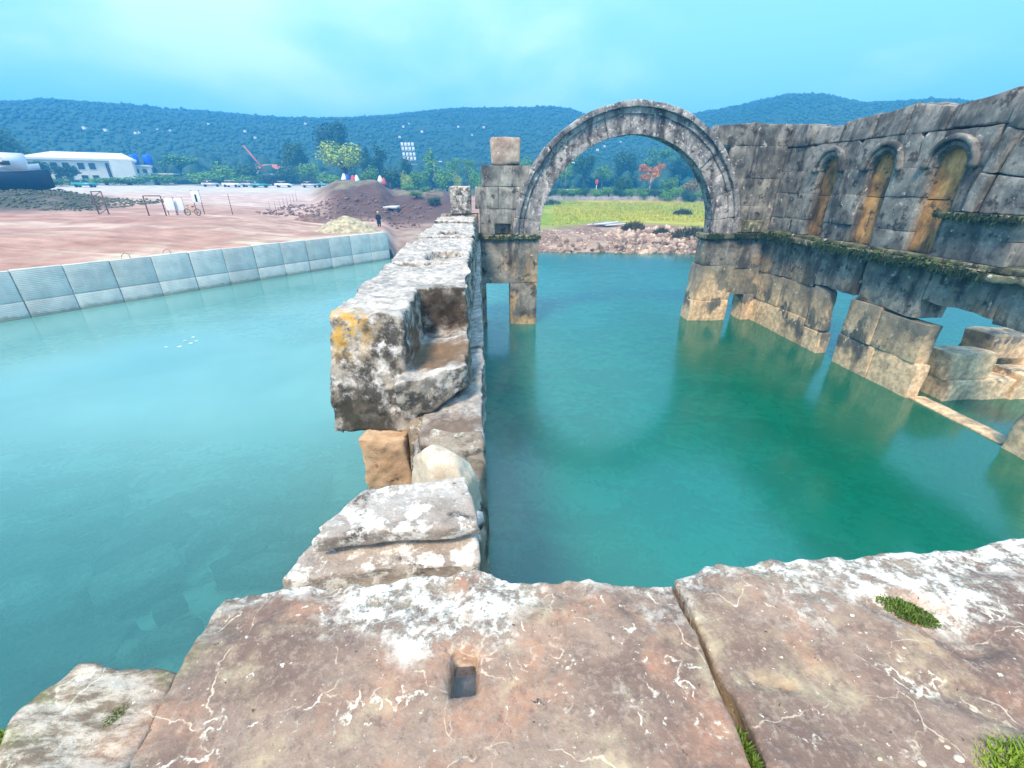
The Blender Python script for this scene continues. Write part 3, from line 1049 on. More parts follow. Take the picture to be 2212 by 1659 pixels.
hx1, hy0 = gz(1026, 1490, SZ)[:2]
random.seed(4)


def slab(poly, z0, z1, voxel, seed, dents=(), hole=None, amp=0.012, left=False):
    mb = MB()
    mb.prism(poly[::-1] if sum((b[0] - a[0]) * (b[1] + a[1]) for a, b in zip(poly, poly[1:] + poly[:1])) > 0 else poly, z0, z1)
    V, Fc = remesh([mb.geo()], voxel, 3)
    up = sst(z1 - 0.10, z1 - 0.02, V[:, 2])
    E = roughen(V, 0.035, 3.0, seed, 4)
    V = V + (E - V) * np.stack([np.ones(len(V)), np.ones(len(V)), 0.25 + 0 * up], 1)
    V[:, 2] += up * (0.016 * fbm(V * 2.3, 4, seed + 3) + 0.007 * fbm(V * 14, 3, seed + 4))
    # crumbling outer edge
    ed = sst(1.05, 1.36, V[:, 1] + 0.12 * fbm(V * 4, 3, seed + 9)) * up
    V[:, 2] -= ed * (0.03 + 0.05 * np.abs(fbm(V * 6.0, 4, seed + 6)))
    if left:
        V[:, 2] += up * 0.03 * fbm(V * np.array((3, 9, 3)), 4, seed + 7)
    for (dx, dy, rx, ry, dep, rot) in dents:
        c, s = math.cos(rot), math.sin(rot)
        ux, uy = V[:, 0] - dx, V[:, 1] - dy
        qx, qy = (c * ux + s * uy) / rx, (-s * ux + c * uy) / ry
        rr_ = np.sqrt(qx * qx + qy * qy) + 0.9 * fbm(V * 5, 4, seed + 12)
        V[:, 2] -= dep * sst(1.0, 0.55, rr_) * up
    if hole:
        x0, x1, y0, y1, dep = hole
        e = 0.012
        m = sst(x0 - e, x0 + e, V[:, 0]) * sst(x1 + e, x1 - e, V[:, 0]) * sst(y0 - e, y0 + e, V[:, 1]) * sst(y1 + e, y1 - e, V[:, 1])
        rim = sst(x0 - 0.05, x0, V[:, 0]) * sst(x1 + 0.05, x1, V[:, 0]) * sst(y0 - 0.05, y0, V[:, 1]) * sst(y1 + 0.06, y1, V[:, 1])
        V[:, 2] -= up * (m * dep + 0.012 * rim)
    return V, Fc


sa = obj('slab', slab(poly_a, 4.85, SZ, 0.0125, 1, hole=(hx0, hx1, hy0, hy1, 0.13)), M['slab'], fg)
tag(sa, 'brown central slab with a small rectangular socket')
puds = [(1.66, 1.0, 0.22, 0.12, 0.035, -0.75), (1.62, 0.66, 0.24, 0.07, 0.02, -0.5), (0.97, 0.80, 0.12, 0.035, 0.03, -0.3)]
sb = obj('slab', slab(poly_b, 4.85, SZ, 0.017, 2, dents=puds), M['slab'], fg)
tag(sb, 'right slab with whitened broken edge and a grassy hollow')
sc_ = obj('slab', slab(poly_c, 4.85, SZ, 0.014, 3, left=True), M['slab'], fg)
tag(sc_, 'greenish cracked left slab')
for i, (x0, x1) in enumerate(((-1.7, -0.5), (-0.5, 0.9), (0.9, 2.3), (2.3, 3.6))):
    for j, (z0, z1) in enumerate(((3.6, 4.85), (2.2, 3.6), (0.7, 2.2), (-1.5, 0.7))):
        obj('wall_block', block(x0 + 0.01, x1 - 0.01, -0.85, 1.13, z0 + 0.005, z1 - 0.01, seg=0.5, r=0.05, amp=0.02, seed=60 + i + 5 * j), M['wall_low'], fg)
# rain water standing in the socket and in the worn hollows
pz = SZ - 0.085
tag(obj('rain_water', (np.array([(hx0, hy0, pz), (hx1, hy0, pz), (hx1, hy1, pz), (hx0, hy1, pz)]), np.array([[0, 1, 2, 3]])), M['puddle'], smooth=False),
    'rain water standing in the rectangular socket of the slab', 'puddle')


# grass and moss -------------------------------------------------
def tuft(name, label, x, y, z, rx, ry, h, n, mat, seed, cat='grass', rot=0.0, group=None):
    g = np.random.default_rng(seed)
    t, rr_ = g.uniform(0, 2 * np.pi, n), np.sqrt(g.random(n))
    ux, uy = rx * rr_ * np.cos(t), ry * rr_ * np.sin(t)
    px_, py_ = x + ux * math.cos(rot) - uy * math.sin(rot), y + ux * math.sin(rot) + uy * math.cos(rot)
    hh = h * g.uniform(0.4, 1.1, n) * (1 - 0.65 * rr_ ** 2)
    a_ = g.uniform(0, 2 * np.pi, n)
    lean = g.uniform(0.1, 0.9, n) * hh
    w = 0.05 * h * g.uniform(0.6, 1.4, n) + 0.001
    dx, dy = np.cos(a_), np.sin(a_)
    B = np.stack([px_, py_, np.full(n, z)], 1)
    W = np.stack([-dy * w, dx * w, 0 * w], 1)
    Mi = B + np.stack([dx * lean * 0.35, dy * lean * 0.35, hh * 0.6], 1)
    T = B + np.stack([dx * lean, dy * lean, hh], 1)
    V = np.stack([B - W, B + W, Mi + 0.8 * W, Mi - 0.8 * W, T], 1).reshape(-1, 3)
    i = np.arange(n) * 5
    F1 = np.stack([i, i + 1, i + 2, i + 3], 1).tolist()
    F2 = np.stack([i + 3, i + 2, i + 4], 1).tolist()
    return tag(obj(name, (V, F1 + F2), mat, smooth=False), label, cat, group)


p = gz(1965, 1310, SZ)
tuft('grass_tuft', 'small green grass tuft growing in a hollow of the right slab', p[0], p[1], SZ - 0.03, 0.10, 0.055, 0.028, 900, M['moss'], 1, rot=-0.7)
p = gz(2190, 1645, SZ)
tuft('grass_tuft', 'bright green grass at the bottom right corner of the slab', p[0] + 0.02, p[1] - 0.02, SZ - 0.01, 0.16, 0.09, 0.05, 3000, M['grass'], 2)
p = gz(1960, 1665, SZ)
tuft('moss_patch', 'low mossy strip along the bottom edge of the right slab', p[0], p[1], SZ - 0.015, 0.24, 0.03, 0.015, 1200, M['grass'], 3, 'moss')
p = gz(1635, 1600, SZ)
tuft('moss_patch', 'green moss filling the joint between two slabs', 0.755, p[1] - 0.03, SZ - 0.06, 0.014, 0.09, 0.05, 260, M['moss'], 4, 'moss')
p = gz(30, 1590, SZ)
tuft('grass_tuft', 'dark green grass clump at the lower left end of the wall', p[0] - 0.03, p[1] - 0.02, SZ - 0.06, 0.12, 0.09, 0.05, 1200, M['grass'], 5)
p = gz(255, 1530, SZ)
tuft('moss_patch', 'olive moss tongue on the cracked left slab', p[0], p[1], SZ - 0.02, 0.03, 0.08, 0.012, 900, M['moss'], 6, 'moss', rot=-0.5)
g = np.random.default_rng(12)
PEB = [(1840, 1330, 0.008), (1985, 1500, 0.009), (2030, 1600, 0.011), (2045, 1615, 0.008), (1990, 1650, 0.010), (2080, 1590, 0.008), (1900, 1640, 0.007), (2110, 1630, 0.008), (2070, 1640, 0.012)]
for k, (x, y, s) in enumerate(PEB):
    p = gz(x, y, SZ)
    V = IV * s * (1 + 0.25 * fbm(IV * 1.5 + k, 2, k))[:, None] * np.array((1.2, 0.9, 0.7)) + p + np.array((0, 0, 0.002))
    tag(obj('pebble', (V, IF), M['boulder']), 'pale pebble lying on the right slab near its mossy edge' if k > 1 else ('pebble just below the grass tuft of the right slab', 'lone pebble right of the slab crack')[k], 'pebble', 'pebbles on the right slab')

# ------------------------------------------------------------------ centre wall running to the arch
cw = thing('ruined_pond_wall', 'long pale lichen-covered stone wall running out to the arch', 'wall', (-1, 12, -1.5))


def hero(parts, voxel, seed, amp=0.05, freq=1.6, fine=0.012, dents=(), sm=4):
    V, Fc = remesh(parts, voxel, sm)
    V = roughen(V, amp, freq, seed, 5)
    V = V + fine * 1.4 * np.stack([fbm(V * 9 + k, 3, seed + k) for k in range(3)], 1)
    for (dx, dy, rx, ry, dep) in dents:
        q = np.sqrt(((V[:, 0] - dx) / rx) ** 2 + ((V[:, 1] - dy) / ry) ** 2) + 0.25 * fbm(V * 3, 3, seed + 5)
        V[:, 2] -= dep * sst(1.0, 0.7, q) * sst(4.6, 4.9, V[:, 2])
    return V, Fc


def bx(x0, x1, y0, y1, z0, z1):
    return MB().box(x0, x1, y0, y1, z0, z1).geo()


def hx(c8):
    return np.array(c8, float), [(3, 2, 1, 0), (4, 5, 6, 7), (0, 1, 5, 4), (1, 2, 6, 5), (2, 3, 7, 6), (3, 0, 4, 7)]


# big notched block
big = hero([hx([(-2.0, 4.98, 4.02), (-0.92, 4.86, 4.06), (-0.98, 9.2, 4.1), (-1.97, 9.2, 4.1), (-1.93, 5.35, 5.5), (-1.02, 5.25, 5.52), (-1.02, 9.2, 5.5), (-1.96, 9.2, 5.5)]),
            bx(-1.1, -0.24, 6.75, 9.2, 4.22, 5.5),
            hx([(-1.1, 4.85, 4.22), (-0.24, 5.15, 4.5), (-0.24, 7.0, 4.3), (-1.1, 7.0, 4.3), (-1.1, 4.8, 4.78), (-0.24, 5.1, 4.90), (-0.24, 7.0, 4.86), (-1.1, 7.0, 4.8)])],
           0.035, 101, 0.06, 1.7, 0.02, dents=[(-0.75, 5.6, 0.3, 0.5, 0.05)])
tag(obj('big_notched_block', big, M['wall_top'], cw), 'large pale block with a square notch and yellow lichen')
YB = [(9.26, 11.9), (11.96, 14.0), (14.06, 16.9), (16.95, 19.4), (19.45, 22.3)]
DN = [[(-0.85, 10.3, 0.45, 0.55, 0.42), (-1.5, 11.5, 0.25, 0.12, 0.08)], [(-1.4, 12.8, 0.3, 0.2, 0.06)], [(-1.0, 14.7, 0.38, 0.4, 0.3)], [(-0.9, 18.2, 0.3, 0.3, 0.12)], [(-1.2, 20.6, 0.5, 0.3, 0.1)]]
for k, ((y0, y1), dn) in enumerate(zip(YB, DN)):
    dz = (0.02, -0.03, 0.03, -0.02, 0.03)[k]
    obj('top_block', hero([bx(-1.95 + 0.04 * (k % 2), -0.26 + 0.03 * (k % 3), y0, y1, 4.24, 5.5 + dz)], 0.055, 110 + k, 0.07, 1.3, 0.03, dents=dn, sm=3), M['wall_top'], cw)
# ledge course under it, its inner edge showing along the pond
LY = [(4.35, 7.2), (7.22, 10.0), (10.02, 13.1), (13.12, 16.0), (16.02, 19.2), (19.22, 22.4)]
for k, (y0, y1) in enumerate(LY):
    if k == 0:
        g_ = hero([hx([(-0.95, 4.5, 3.75), (-0.03, 4.25, 3.75), (-0.03, 7.2, 3.4), (-0.95, 7.2, 3.4), (-0.80, 4.35, 4.24), (-0.02, 4.1, 4.34), (-0.02, 7.2, 4.40), (-0.9, 7.2, 4.24)])], 0.04, 130, 0.05, 2, 0.02)
        obj('ledge_block', g_, M['wall_top'], cw)
    else:
        obj('ledge_block', hexa([(-1.0, y0, 3.4), (-0.02, y0, 3.4), (-0.02, y1, 3.4), (-1.0, y1, 3.4), (-1.0, y0, 4.22), (-0.02, y0, 4.40), (-0.02, y1, 4.40), (-1.0, y1, 4.22)],
                                seg=0.25, r=0.04, amp=0.03, seed=130 + k), M['wall_top'], cw)
random.seed(9)
for (z0, z1, off) in ((1.6, 3.38, 0.0), (0.0, 1.58, 0.9), (-1.6, -0.02, 0.3)):
    y = 2.7 - off * 0.4
    k = 0
    while y < 22.2:
        L_ = random.uniform(1.7, 2.6)
        y1 = min(y + L_, 22.55)
        obj('wall_block', block(-1.0, -0.05 + random.uniform(-0.02, 0.015), y + 0.01, y1 - 0.01, z0, z1, seg=0.45, r=0.05, amp=0.03, seed=150 + k + int(z0 * 7)), M['wall_low'], cw)
        y = y1
        k += 1
# tan pillar that carries the overhang
tp = hero([hx([(-1.55, 4.75, -1.5), (-1.0, 4.7, -1.5), (-0.98, 5.5, -1.5), (-1.5, 5.5, -1.5), (-1.60, 4.72, 4.07), (-1.0, 4.7, 4.07), (-0.95, 5.5, 4.07), (-1.6, 5.5, 4.07)])], 0.035, 170, 0.04, 2.6, 0.02, sm=2)
obj('wall_block', block(-1.02, -0.55, 4.7, 7.0, 3.3, 4.2, seg=0.25, r=0.05, amp=0.05, seed=171), M['wall_low'], cw)
tag(obj('support_stone', tp, M['tan_pillar'], cw), 'tan rough stone prop under the overhang')
for k, y in enumerate((9.5, 13.5, 17.5)):
    obj('support_stone', block(-1.6, -1.0, y, y + 0.9, -1.5, 4.24, seg=0.5, r=0.06, amp=0.05, seed=175 + k), M['tan_pillar'], cw)
# moulded stone next to the slabs
ms = hero([hx([(-0.93, 1.86, 4.2), (-0.08, 1.92, 4.2), (-0.15, 2.22, 4.2), (-0.74, 2.14, 4.2), (-0.93, 1.86, 5.3), (-0.08, 1.92, 5.3), (-0.15, 2.22, 5.3), (-0.74, 2.14, 5.3)]),
           hx([(-0.93, 1.73, 5.26), (-0.05, 1.79, 5.26), (-0.13, 2.22, 5.2), (-0.74, 2.13, 5.2), (-0.91, 1.71, 5.36), (-0.06, 1.77, 5.36), (-0.13, 2.21, 5.36), (-0.73, 2.11, 5.35)]),
           hx([(-1.08, 1.66, 4.2), (-0.06, 1.70, 4.2), (-0.06, 1.95, 4.2), (-0.94, 1.95, 4.2), (-1.06, 1.63, 5.19), (-0.06, 1.67, 5.2), (-0.06, 1.95, 5.2), (-0.94, 1.95, 5.2)])],
          0.014, 180, 0.012, 2.6, 0.010, sm=1)
tag(obj('moulded_block', ms, M['mould'], cw), 'stepped cornice block with two mouldings')
obj('wall_block', block(-0.95, -0.06, 1.15, 2.6, 1.6, 4.25, seg=0.4, r=0.05, amp=0.03, seed=185), M['wall_low'], cw)
obj('wall_block', block(-0.66, -0.05, 2.3, 4.3, 3.4, 4.42, seg=0.2, r=0.06, amp=0.06, freq=2.5, seed=186), M['wall_low'], cw)
V4, F4 = ico(5)
V4 = V4 * (1 + 0.2 * fbm(V4 * 1.3 + 5, 3, 190) + 0.10 * fbm(V4 * 4, 4, 191))[:, None]
gk = np.random.default_rng(15)
for _ in range(11):
    nk = gk.normal(size=3)
    nk /= np.linalg.norm(nk)
    ov = V4 @ nk - gk.uniform(0.66, 0.86)
    V4 = V4 - np.maximum(ov, 0)[:, None] * nk * 0.9
V4 = V4 * np.array((0.31, 0.34, 0.42)) + np.array((-0.33, 2.85, 4.74))
V = (V4, F4)
tag(obj('loose_boulder', V, M['boulder']), 'rounded cream boulder with yellow lichen lying on the broken wall', 'boulder')
for k, (x, y, z, s) in enumerate(((-0.10, 2.56, 4.66, 0.07), (-0.09, 2.42, 4.75, 0.05))):
    V = IV * s * (1 + 0.3 * fbm(IV * 1.4 + 3 * k, 2, k + 30))[:, None] * np.array((1, 1.2, 0.8)) + np.array((x, y, z))
    tag(obj('small_stone', (V, IF), M['wall_top']), 'small grey stone wedged beside the cream boulder on the broken wall', 'stone', 'loose stones by the boulder')

# ------------------------------------------------------------------ the great arch and its piers
ar = thing('stone_arch', 'tall weathered Roman stone arch standing on two piers in the water', 'arch', (7.4, 23.1, -1.5))
AX, AZ, AY0, AY1 = 7.4, 4.62, 22.64, 23.55
RI, RO = 4.45, 5.72


def ring_hexa(r0, r1, t0, t1, y0, y1, amp=0.02, freq=2.0, seed=0, **k):
    """a wedge stone bent to the ring"""
    rm = (r0 + r1) / 2
    V, Fc = block(t0 * rm, t1 * rm, y0, y1, r0, r1, amp=0, **k)
    t = V[:, 0] / rm
    V = np.stack([AX - V[:, 2] * np.cos(t), V[:, 1], AZ + V[:, 2] * np.sin(t)], 1)
    return roughen(V, amp, freq, seed, 3), Fc


NV = 17
random.seed(31)
cuts = [math.pi * (i + (random.uniform(-0.22, 0.22) if 0 < i < NV else 0)) / NV for i in range(NV + 1)]
for i in range(NV):
    t0, t1 = cuts[i] + 0.0008, cuts[i + 1] - 0.0008
    dy = random.uniform(-0.03, 0.03)
    v = obj('voussoir', ring_hexa(RI + random.uniform(-0.03, 0.03), RO - 0.42, t0, t1, AY0 + 0.10 + dy, AY1, seg=0.2, r=0.014, amp=0.016, freq=2.2, seed=200 + i), M['ruin_arch'], ar)
    obj('fascia', ring_hexa(RI - 0.01, RI + 0.26, t0 + 0.0003, t1 - 0.0003, AY0 + 0.055 + dy, AY0 + 0.6, seg=0.2, r=0.012, amp=0.014, freq=2.2, seed=220 + i), M['ruin_arch'], v)
    obj('fascia', ring_hexa(RO - 0.44, RO - 0.18, t0 + 0.0003, t1 - 0.0003, AY0 + 0.02 + dy, AY1 + 0.02, seg=0.2, r=0.014, amp=0.02, freq=2.0, seed=240 + i), M['ruin_arch'], v)
    obj('moulding', ring_hexa(RO - 0.20, RO + 0.05 + random.uniform(-0.025, 0.025), t0 + 0.0003, t1 - 0.0003, AY0 - 0.16 + random.uniform(-0.03, 0.03), AY1, seg=0.2, r=0.03, amp=0.03, freq=2.4, seed=260 + i), M['ruin_arch'], v)


def pier_block(name, b8, seed, mat='ruin', par=None, **k):
    kw = dict(seg=0.3, r=0.013, amp=0.02, freq=1.6)
    kw.update(k)
    return obj(name, block(*b8, seed=seed, **kw) if len(b8) == 6 else hexa(b8, seed=seed, **kw), M[mat], par or ar)


Y0, Y1 = 22.64, 23.7
# left pier with its low opening
pier_block('pier_block', (1.48, 2.88, Y0, Y1, -1.5, 2.22), 300)
pier_block('pier_block', (-0.05, 0.22, Y0, Y1, -1.5, 2.22), 301)
pier_block('pier_block', (-0.05, 2.92, Y0, Y1, 2.24, 4.40), 302)
pier_block('impost', (-0.16, 3.04, Y0 - 0.13, Y1, 4.42, 4.64), 303, 'cornice', r=0.05)
pier_block('pier_block', (-0.03, 0.72, Y0 + 0.02, Y1, 4.66, 5.83), 304)
pier_block('pier_block', (1.50, 2.3, Y0 + 0.1, Y1, 4.66, 5.83), 305)
pier_block('pier_block', (0.70, 1.52, Y0 + 0.03, Y1, 5.16, 5.83), 306)
pier_block('pier_block', (0.70, 1.52, Y0 + 0.35, Y1, 4.66, 5.2), 307)
pier_block('pier_block', (-0.22, 0.9, Y0 + 0.02, Y1, 5.85, 6.84), 308)
pier_block('pier_block', (0.91, 2.2, Y0 + 0.06, Y1, 5.85, 6.84), 309)
pier_block('pier_block', (0.12, 2.75, Y0 + 0.04, Y1, 6.86, 7.74), 310)
tb = pier_block('cap_block', (0.60, 1.97, Y0 + 0.08, Y1 - 0.2, 7.76, 8.90), 311, 'cap', r=0.12, amp=0.05)
tag(tb, 'brownish rounded cube block topping the left pier')
pier_block('pier_block', (-1.40, -0.42, 22.35, 23.4, 5.62, 6.86), 312, 'wall_top', cw, r=0.08)
pier_block('pier_block', (-1.9, -0.1, 22.45, 23.6, 4.2, 5.62), 313, 'wall_low', cw)
# right pier
pier_block('pier_block', [(11.40, Y0, -1.5), (13.56, Y0, -1.5), (13.56, Y1, -1.5), (11.4, Y1, -1.5), (11.46, Y0, 1.1), (13.56, Y0, 1.1), (13.56, Y1, 1.1), (11.5, Y1, 1.1)], 320, 'ruin_low', r=0.04, amp=0.05)
pier_block('pier_block', [(11.52, Y0 + 0.03, 1.12), (13.55, Y0, 1.12), (13.55, Y1, 1.12), (11.55, Y1, 1.12), (11.62, Y0, 3.0), (13.54, Y0, 3.0), (13.54, Y1, 3.0), (11.6, Y1, 3.0)], 321, 'ruin_low', amp=0.05)
pier_block('pier_block', (11.80, 13.54, Y0, Y1, 3.02, 4.34), 322)
pier_block('pier_block', (11.62, 11.82, Y0 + 0.02, Y1 - 0.2, 3.02, 4.3), 323, 'ruin_low', amp=0.06)
pier_block('impost', (11.55, 13.7, Y0 - 0.12, Y1, 4.36, 4.62), 324, 'cornice', r=0.05)

# ------------------------------------------------------------------ right-hand wall with the three niches
nw = thing('niche_wall', 'long dark stone wall with three arched niches above a mossy cornice', 'wall', (15.5, 16, -1.5))
WX0, WX1 = 15.0, 16.1


def nblock(name, b, seed, mat='ruin', **k):
    return pier_block(name, b, seed, mat, nw, **k)


# spandrel and corner facing the camera, beside the arch
for k, (z0, z1) in enumerate(((4.66, 5.95), (5.957, 7.2), (7.207, 8.61))):
    zz = z0 if z0 > AZ else AZ
    x0 = AX + math.sqrt(max(0.2, 5.5 ** 2 - (z0 - AZ) ** 2))
    xm = (x0 + 15.0) / 2 + (0.3 if k % 2 else -0.2)
    nblock('front_block', (x0, xm - 0.01, Y0 + 0.22, Y1, z0, z1), 340 + k)
    nblock('front_block', (xm + 0.01, 15.02, Y0 + 0.20, Y1, z0, z1), 345 + k)
nblock('front_block', [(11.0, Y0 + 0.3, 8.62), (13.3, Y0 + 0.3, 8.62), (13.3, Y1, 8.62), (11.0, Y1, 8.62), (11.5, Y0 + 0.35, 9.5), (13.3, Y0 + 0.35, 9.62), (13.3, Y1, 9.6), (11.4, Y1, 9.5)], 350, r=0.05, amp=0.06)
nblock('front_block', [(13.32, Y0 + 0.25, 8.62), (15.3, Y0 + 0.25, 8.62), (15.3, Y1, 8.62), (13.32, Y1, 8.62), (13.32, Y0 + 0.3, 9.62), (15.3, Y0 + 0.3, 9.5), (15.3, Y1, 9.5), (13.32, Y1, 9.6)], 351, r=0.05, amp=0.06)
nblock('pilaster_cap', (13.55, 14.5, Y0 - 0.05, Y1, 4.66, 5.25), 352, 'cornice', r=0.06)
nblock('front_block', (13.58, 15.0, Y0 + 0.1, Y1, 1.42, 2.8), 353, 'ruin_low', amp=0.06)
nblock('front_block', (13.56, 15.0, Y0 + 0.1, Y1, 2.82, 4.34), 354)
nblock('front_block', (14.45, 15.0, Y0 + 0.05, Y1, -1.5, 1.40), 355, 'ruin_low', amp=0.06)
nblock('cornice_stone', (13.72, 14.9, Y0 - 0.12, Y1, 4.36, 4.64), 356, 'cornice', r=0.05)

NY = [19.66, 16.98, 14.43]                # niche axes
NH = 0.55
ys = [22.62, 20.21, 19.11, 17.53, 16.43, 14.98, 13.88]
piers = [(20.21, 22.98), (17.53, 19.11), (14.98, 16.43), (11.6, 13.88)]
zs = [(4.80, 5.452), (5.458, 6.553), (6.558, 7.476)]
random.seed(77)
for i, (y0, y1) in enumerate(piers):
    for j, (z0, z1) in enumerate(zs):
        dx = random.uniform(-0.025, 0.03)
        if i == 0 and j < 3:
            ym = (y0 + y1) / 2 + (0.25 if j % 2 else -0.35)
            nblock('wall_block', (WX0 + dx, WX1, ym + 0.012, y1, z0, z1), 380 + 10 * i + j)
            nblock('wall_block', (WX0 - dx, WX1, y0, ym - 0.012, z0, z1), 385 + 10 * i + j)
        elif i == 3:
            if j < 2:
                nblock('wall_block', (WX0 - 0.12 + dx, WX1, y0 + (0.15 if j == 1 else 0), y1, z0, z1 if j == 0 else 5.98), 380 + 10 * i + j)
        else:
            nblock('wall_block', (WX0 + dx, WX1, y0, y1, z0, z1), 380 + 10 * i + j)


def arch_head(yc, y0, y1, z0, z1, x0, x1, r, seed, amp=0.03):
    """a squared stone with a half-round cut, facing -X"""
    n = 22
    inn = [(yc - r * math.cos(t), z0 + r * math.sin(t)) for t in np.linspace(0, math.pi, n)]
    out_ = []
    for t in np.linspace(0, math.pi, n):
        c, s = -math.cos(t), math.sin(t)
        k = min(((y1 - yc) / c) if c > 1e-6 else 1e9, ((y0 - yc) / c) if c < -1e-6 else 1e9, ((z1 - z0) / s) if s > 1e-6 else 1e9)
        out_.append((yc + c * k, z0 + s * k))
    rows = 6
    G = []
    for a_ in range(rows):
        f = a_ / (rows - 1)
        G.append([((1 - f) * i_[0] + f * o_[0], (1 - f) * i_[1] + f * o_[1]) for i_, o_ in zip(inn, out_)])
    V, Fc = [], []
    for x in (x0, x1):
        for row in G:
            V += [(x, y, z) for y, z in row]
    h = rows * n
    for a_ in range(rows - 1):
        for b_ in range(n - 1):
            q = (a_ * n + b_, a_ * n + b_ + 1, (a_ + 1) * n + b_ + 1, (a_ + 1) * n + b_)
            Fc.append(q)
            Fc.append(tuple(h + i for i in q[::-1]))
    for b_ in range(n - 1):
        Fc.append((b_, h + b_, h + b_ + 1, b_ + 1))
        o_ = (rows - 1) * n
        Fc.append((o_ + b_ + 1, h + o_ + b_ + 1, h + o_ + b_, o_ + b_))
    for e in (0, n - 1):
        for a_ in range(rows - 1):
            i0, i1 = a_ * n + e, (a_ + 1) * n + e
            q = (i0, i1, h + i1, h + i0)
            Fc.append(q if e == 0 else q[::-1])
    return roughen(np.array(V), amp, 1.8, seed, 3), Fc


def half_ring(yc, z0, r0, r1, x0, x1, seed, amp=0.02):
    n = 24
    V, Fc = [], []
    for t in np.linspace(-0.12, math.pi + 0.12, n):
        for (r, x) in ((r0, x1), (r0, x0 + 0.02), (r0 + 0.25 * (r1 - r0), x0), (r1 - 0.2 * (r1 - r0), x0), (r1, x0 + 0.03), (r1, x1)):
            V.append((x, yc - r * math.cos(t), z0 + r * math.sin(t)))
    for i in range(n - 1):
        for k in range(6):
            Fc.append((i * 6 + k, i * 6 + (k + 1) % 6, (i + 1) * 6 + (k + 1) % 6, (i + 1) * 6 + k))
    Fc.append(tuple(range(5, -1, -1)))
    Fc.append(tuple((n - 1) * 6 + k for k in range(6)))
    return roughen(np.array(V), amp, 2.5, seed, 3), Fc


hb = [(18.32, 21.0), (15.7, 18.30), (13.3, 15.68)]
for k, (yc, (y0, y1)) in enumerate(zip(NY, hb)):
    hd = obj('niche_head', arch_head(yc, y0, y1, 7.48, 8.52, WX0 + 0.02, WX1 - 0.1, NH, 420 + k), M['ruin'], nw, smooth=False)
    obj('archivolt', half_ring(yc, 7.5, NH, NH + 0.16, WX0 - 0.05, WX0 + 0.3, 430 + k), M['ruin'], hd)
    obj('archivolt', half_ring(yc, 7.5, NH + 0.17, NH + 0.34, WX0 - 0.16, WX0 + 0.3, 440 + k, 0.04), M['ruin'], hd)
    nb_ = nblock('niche_back', (WX0 + 0.27, WX1 - 0.15, yc - 0.62, yc + 0.62, 4.8, 6.48), 450 + k, 'niche_back', r=0.02, amp=0.02)
    nblock('niche_back', (WX0 + 0.27, WX1 - 0.15, yc - 0.62, yc + 0.62, 6.50, 8.2), 455 + k, 'niche_back', r=0.02, amp=0.02)
nblock('wall_block', (WX0 + 0.05, WX1, 21.02, 22.98, 7.48, 8.5), 460)
# ragged top course
tops = [(21.3, 22.9, 9.55, 9.35), (19.6, 21.28, 9.3, 9.1), (18.0, 19.58, 9.25, 9.4), (16.6, 17.98, 9.35, 9.5), (15.1, 16.58, 9.55, 9.2), (13.2, 15.08, 9.25, 9.45), (11.9, 13.18, 9.35, 9.2), (10.4, 11.88, 9.3, 9.4), (8.8, 10.38, 9.2, 9.3)]
for k, (y0, y1, za, zb) in enumerate(tops):
    # ya is the far end
    x0 = WX0 + random.uniform(-0.03, 0.08)
    nblock('top_block', [(x0, y0, 8.54), (WX1, y0, 8.54), (WX1, y1, 8.54), (x0, y1, 8.54), (x0 + 0.12, y0 + 0.03, zb), (WX1, y0 + 0.03, zb), (WX1, y1 - 0.03, za), (x0 + 0.08, y1 - 0.03, za)], 470 + k, r=0.06, amp=0.07, freq=1.2)
# near pier, its impost and the springing of a second arch
nblock('impost', (WX0 - 0.38, WX1, 11.35, 14.0, 5.98, 6.16), 490, 'cornice', r=0.05)
B2Y, B2Z = 6.2, 6.18


def ring2(r0, r1, t0, t1, x0, x1, amp=0.02, freq=2.0, seed=0, **k):
    rm = (r0 + r1) / 2
    V, Fc = block(x0, x1, -t1 * rm, -t0 * rm, r0, r1, amp=0, **k)
    t = -V[:, 1] / rm
    V = np.stack([V[:, 0], B2Y + V[:, 2] * np.cos(t), B2Z + V[:, 2] * np.sin(t)], 1)
    return roughen(V, amp, freq, seed, 3), Fc


for i in range(8):
    t0, t1 = math.radians(0 + 9.2 * i), math.radians(9.2 * (i + 1) - 0.25)
    v = obj('voussoir', ring2(5.2, 6.75, t0, t1, WX0 - 0.02, WX1, seg=0.22, r=0.04, amp=0.03, freq=2, seed=500 + i), M['ruin'], nw)
    obj('moulding', ring2(6.77, 7.12, t0, t1, WX0 - 0.2, WX1, seg=0.22, r=0.05, amp=0.05, freq=2, seed=510 + i), M['ruin'], v)
nblock('wall_block', (WX0 + 0.06, WX1, 13.30, 13.9, 6.18, 7.46), 520)
nblock('wall_block', (WX0 + 0.10, WX1, 12.6, 13.28, 7.6, 8.52), 521)
nblock('wall_core', (15.62, 16.0, 11.9, 22.9, 4.7, 9.0), 525, amp=0.02, seg=1.0)
nblock('wall_core', (13.35, 15.9, 23.15, 23.6, 4.7, 9.2), 526, amp=0.02, seg=1.0)
# cornice, stone by stone
cy = [22.6, 20.9, 19.2, 17.3, 15.5, 13.7, 11.9, 10.2, 8.6]
for k in range(len(cy) - 1):
    nblock('cornice_stone', (WX0 - 0.36, WX1, cy[k + 1] + 0.01, cy[k] - 0.01, 4.40, 4.62 + 0.03 * (k % 2)), 530 + k, 'cornice', r=0.06, amp=0.05)
    nblock('cornice_stone', (WX0 - 0.14, WX1, cy[k + 1] + 0.05, cy[k] + 0.03 if k else cy[k], 4.64, 4.80), 540 + k, 'cornice', r=0.04, amp=0.03)
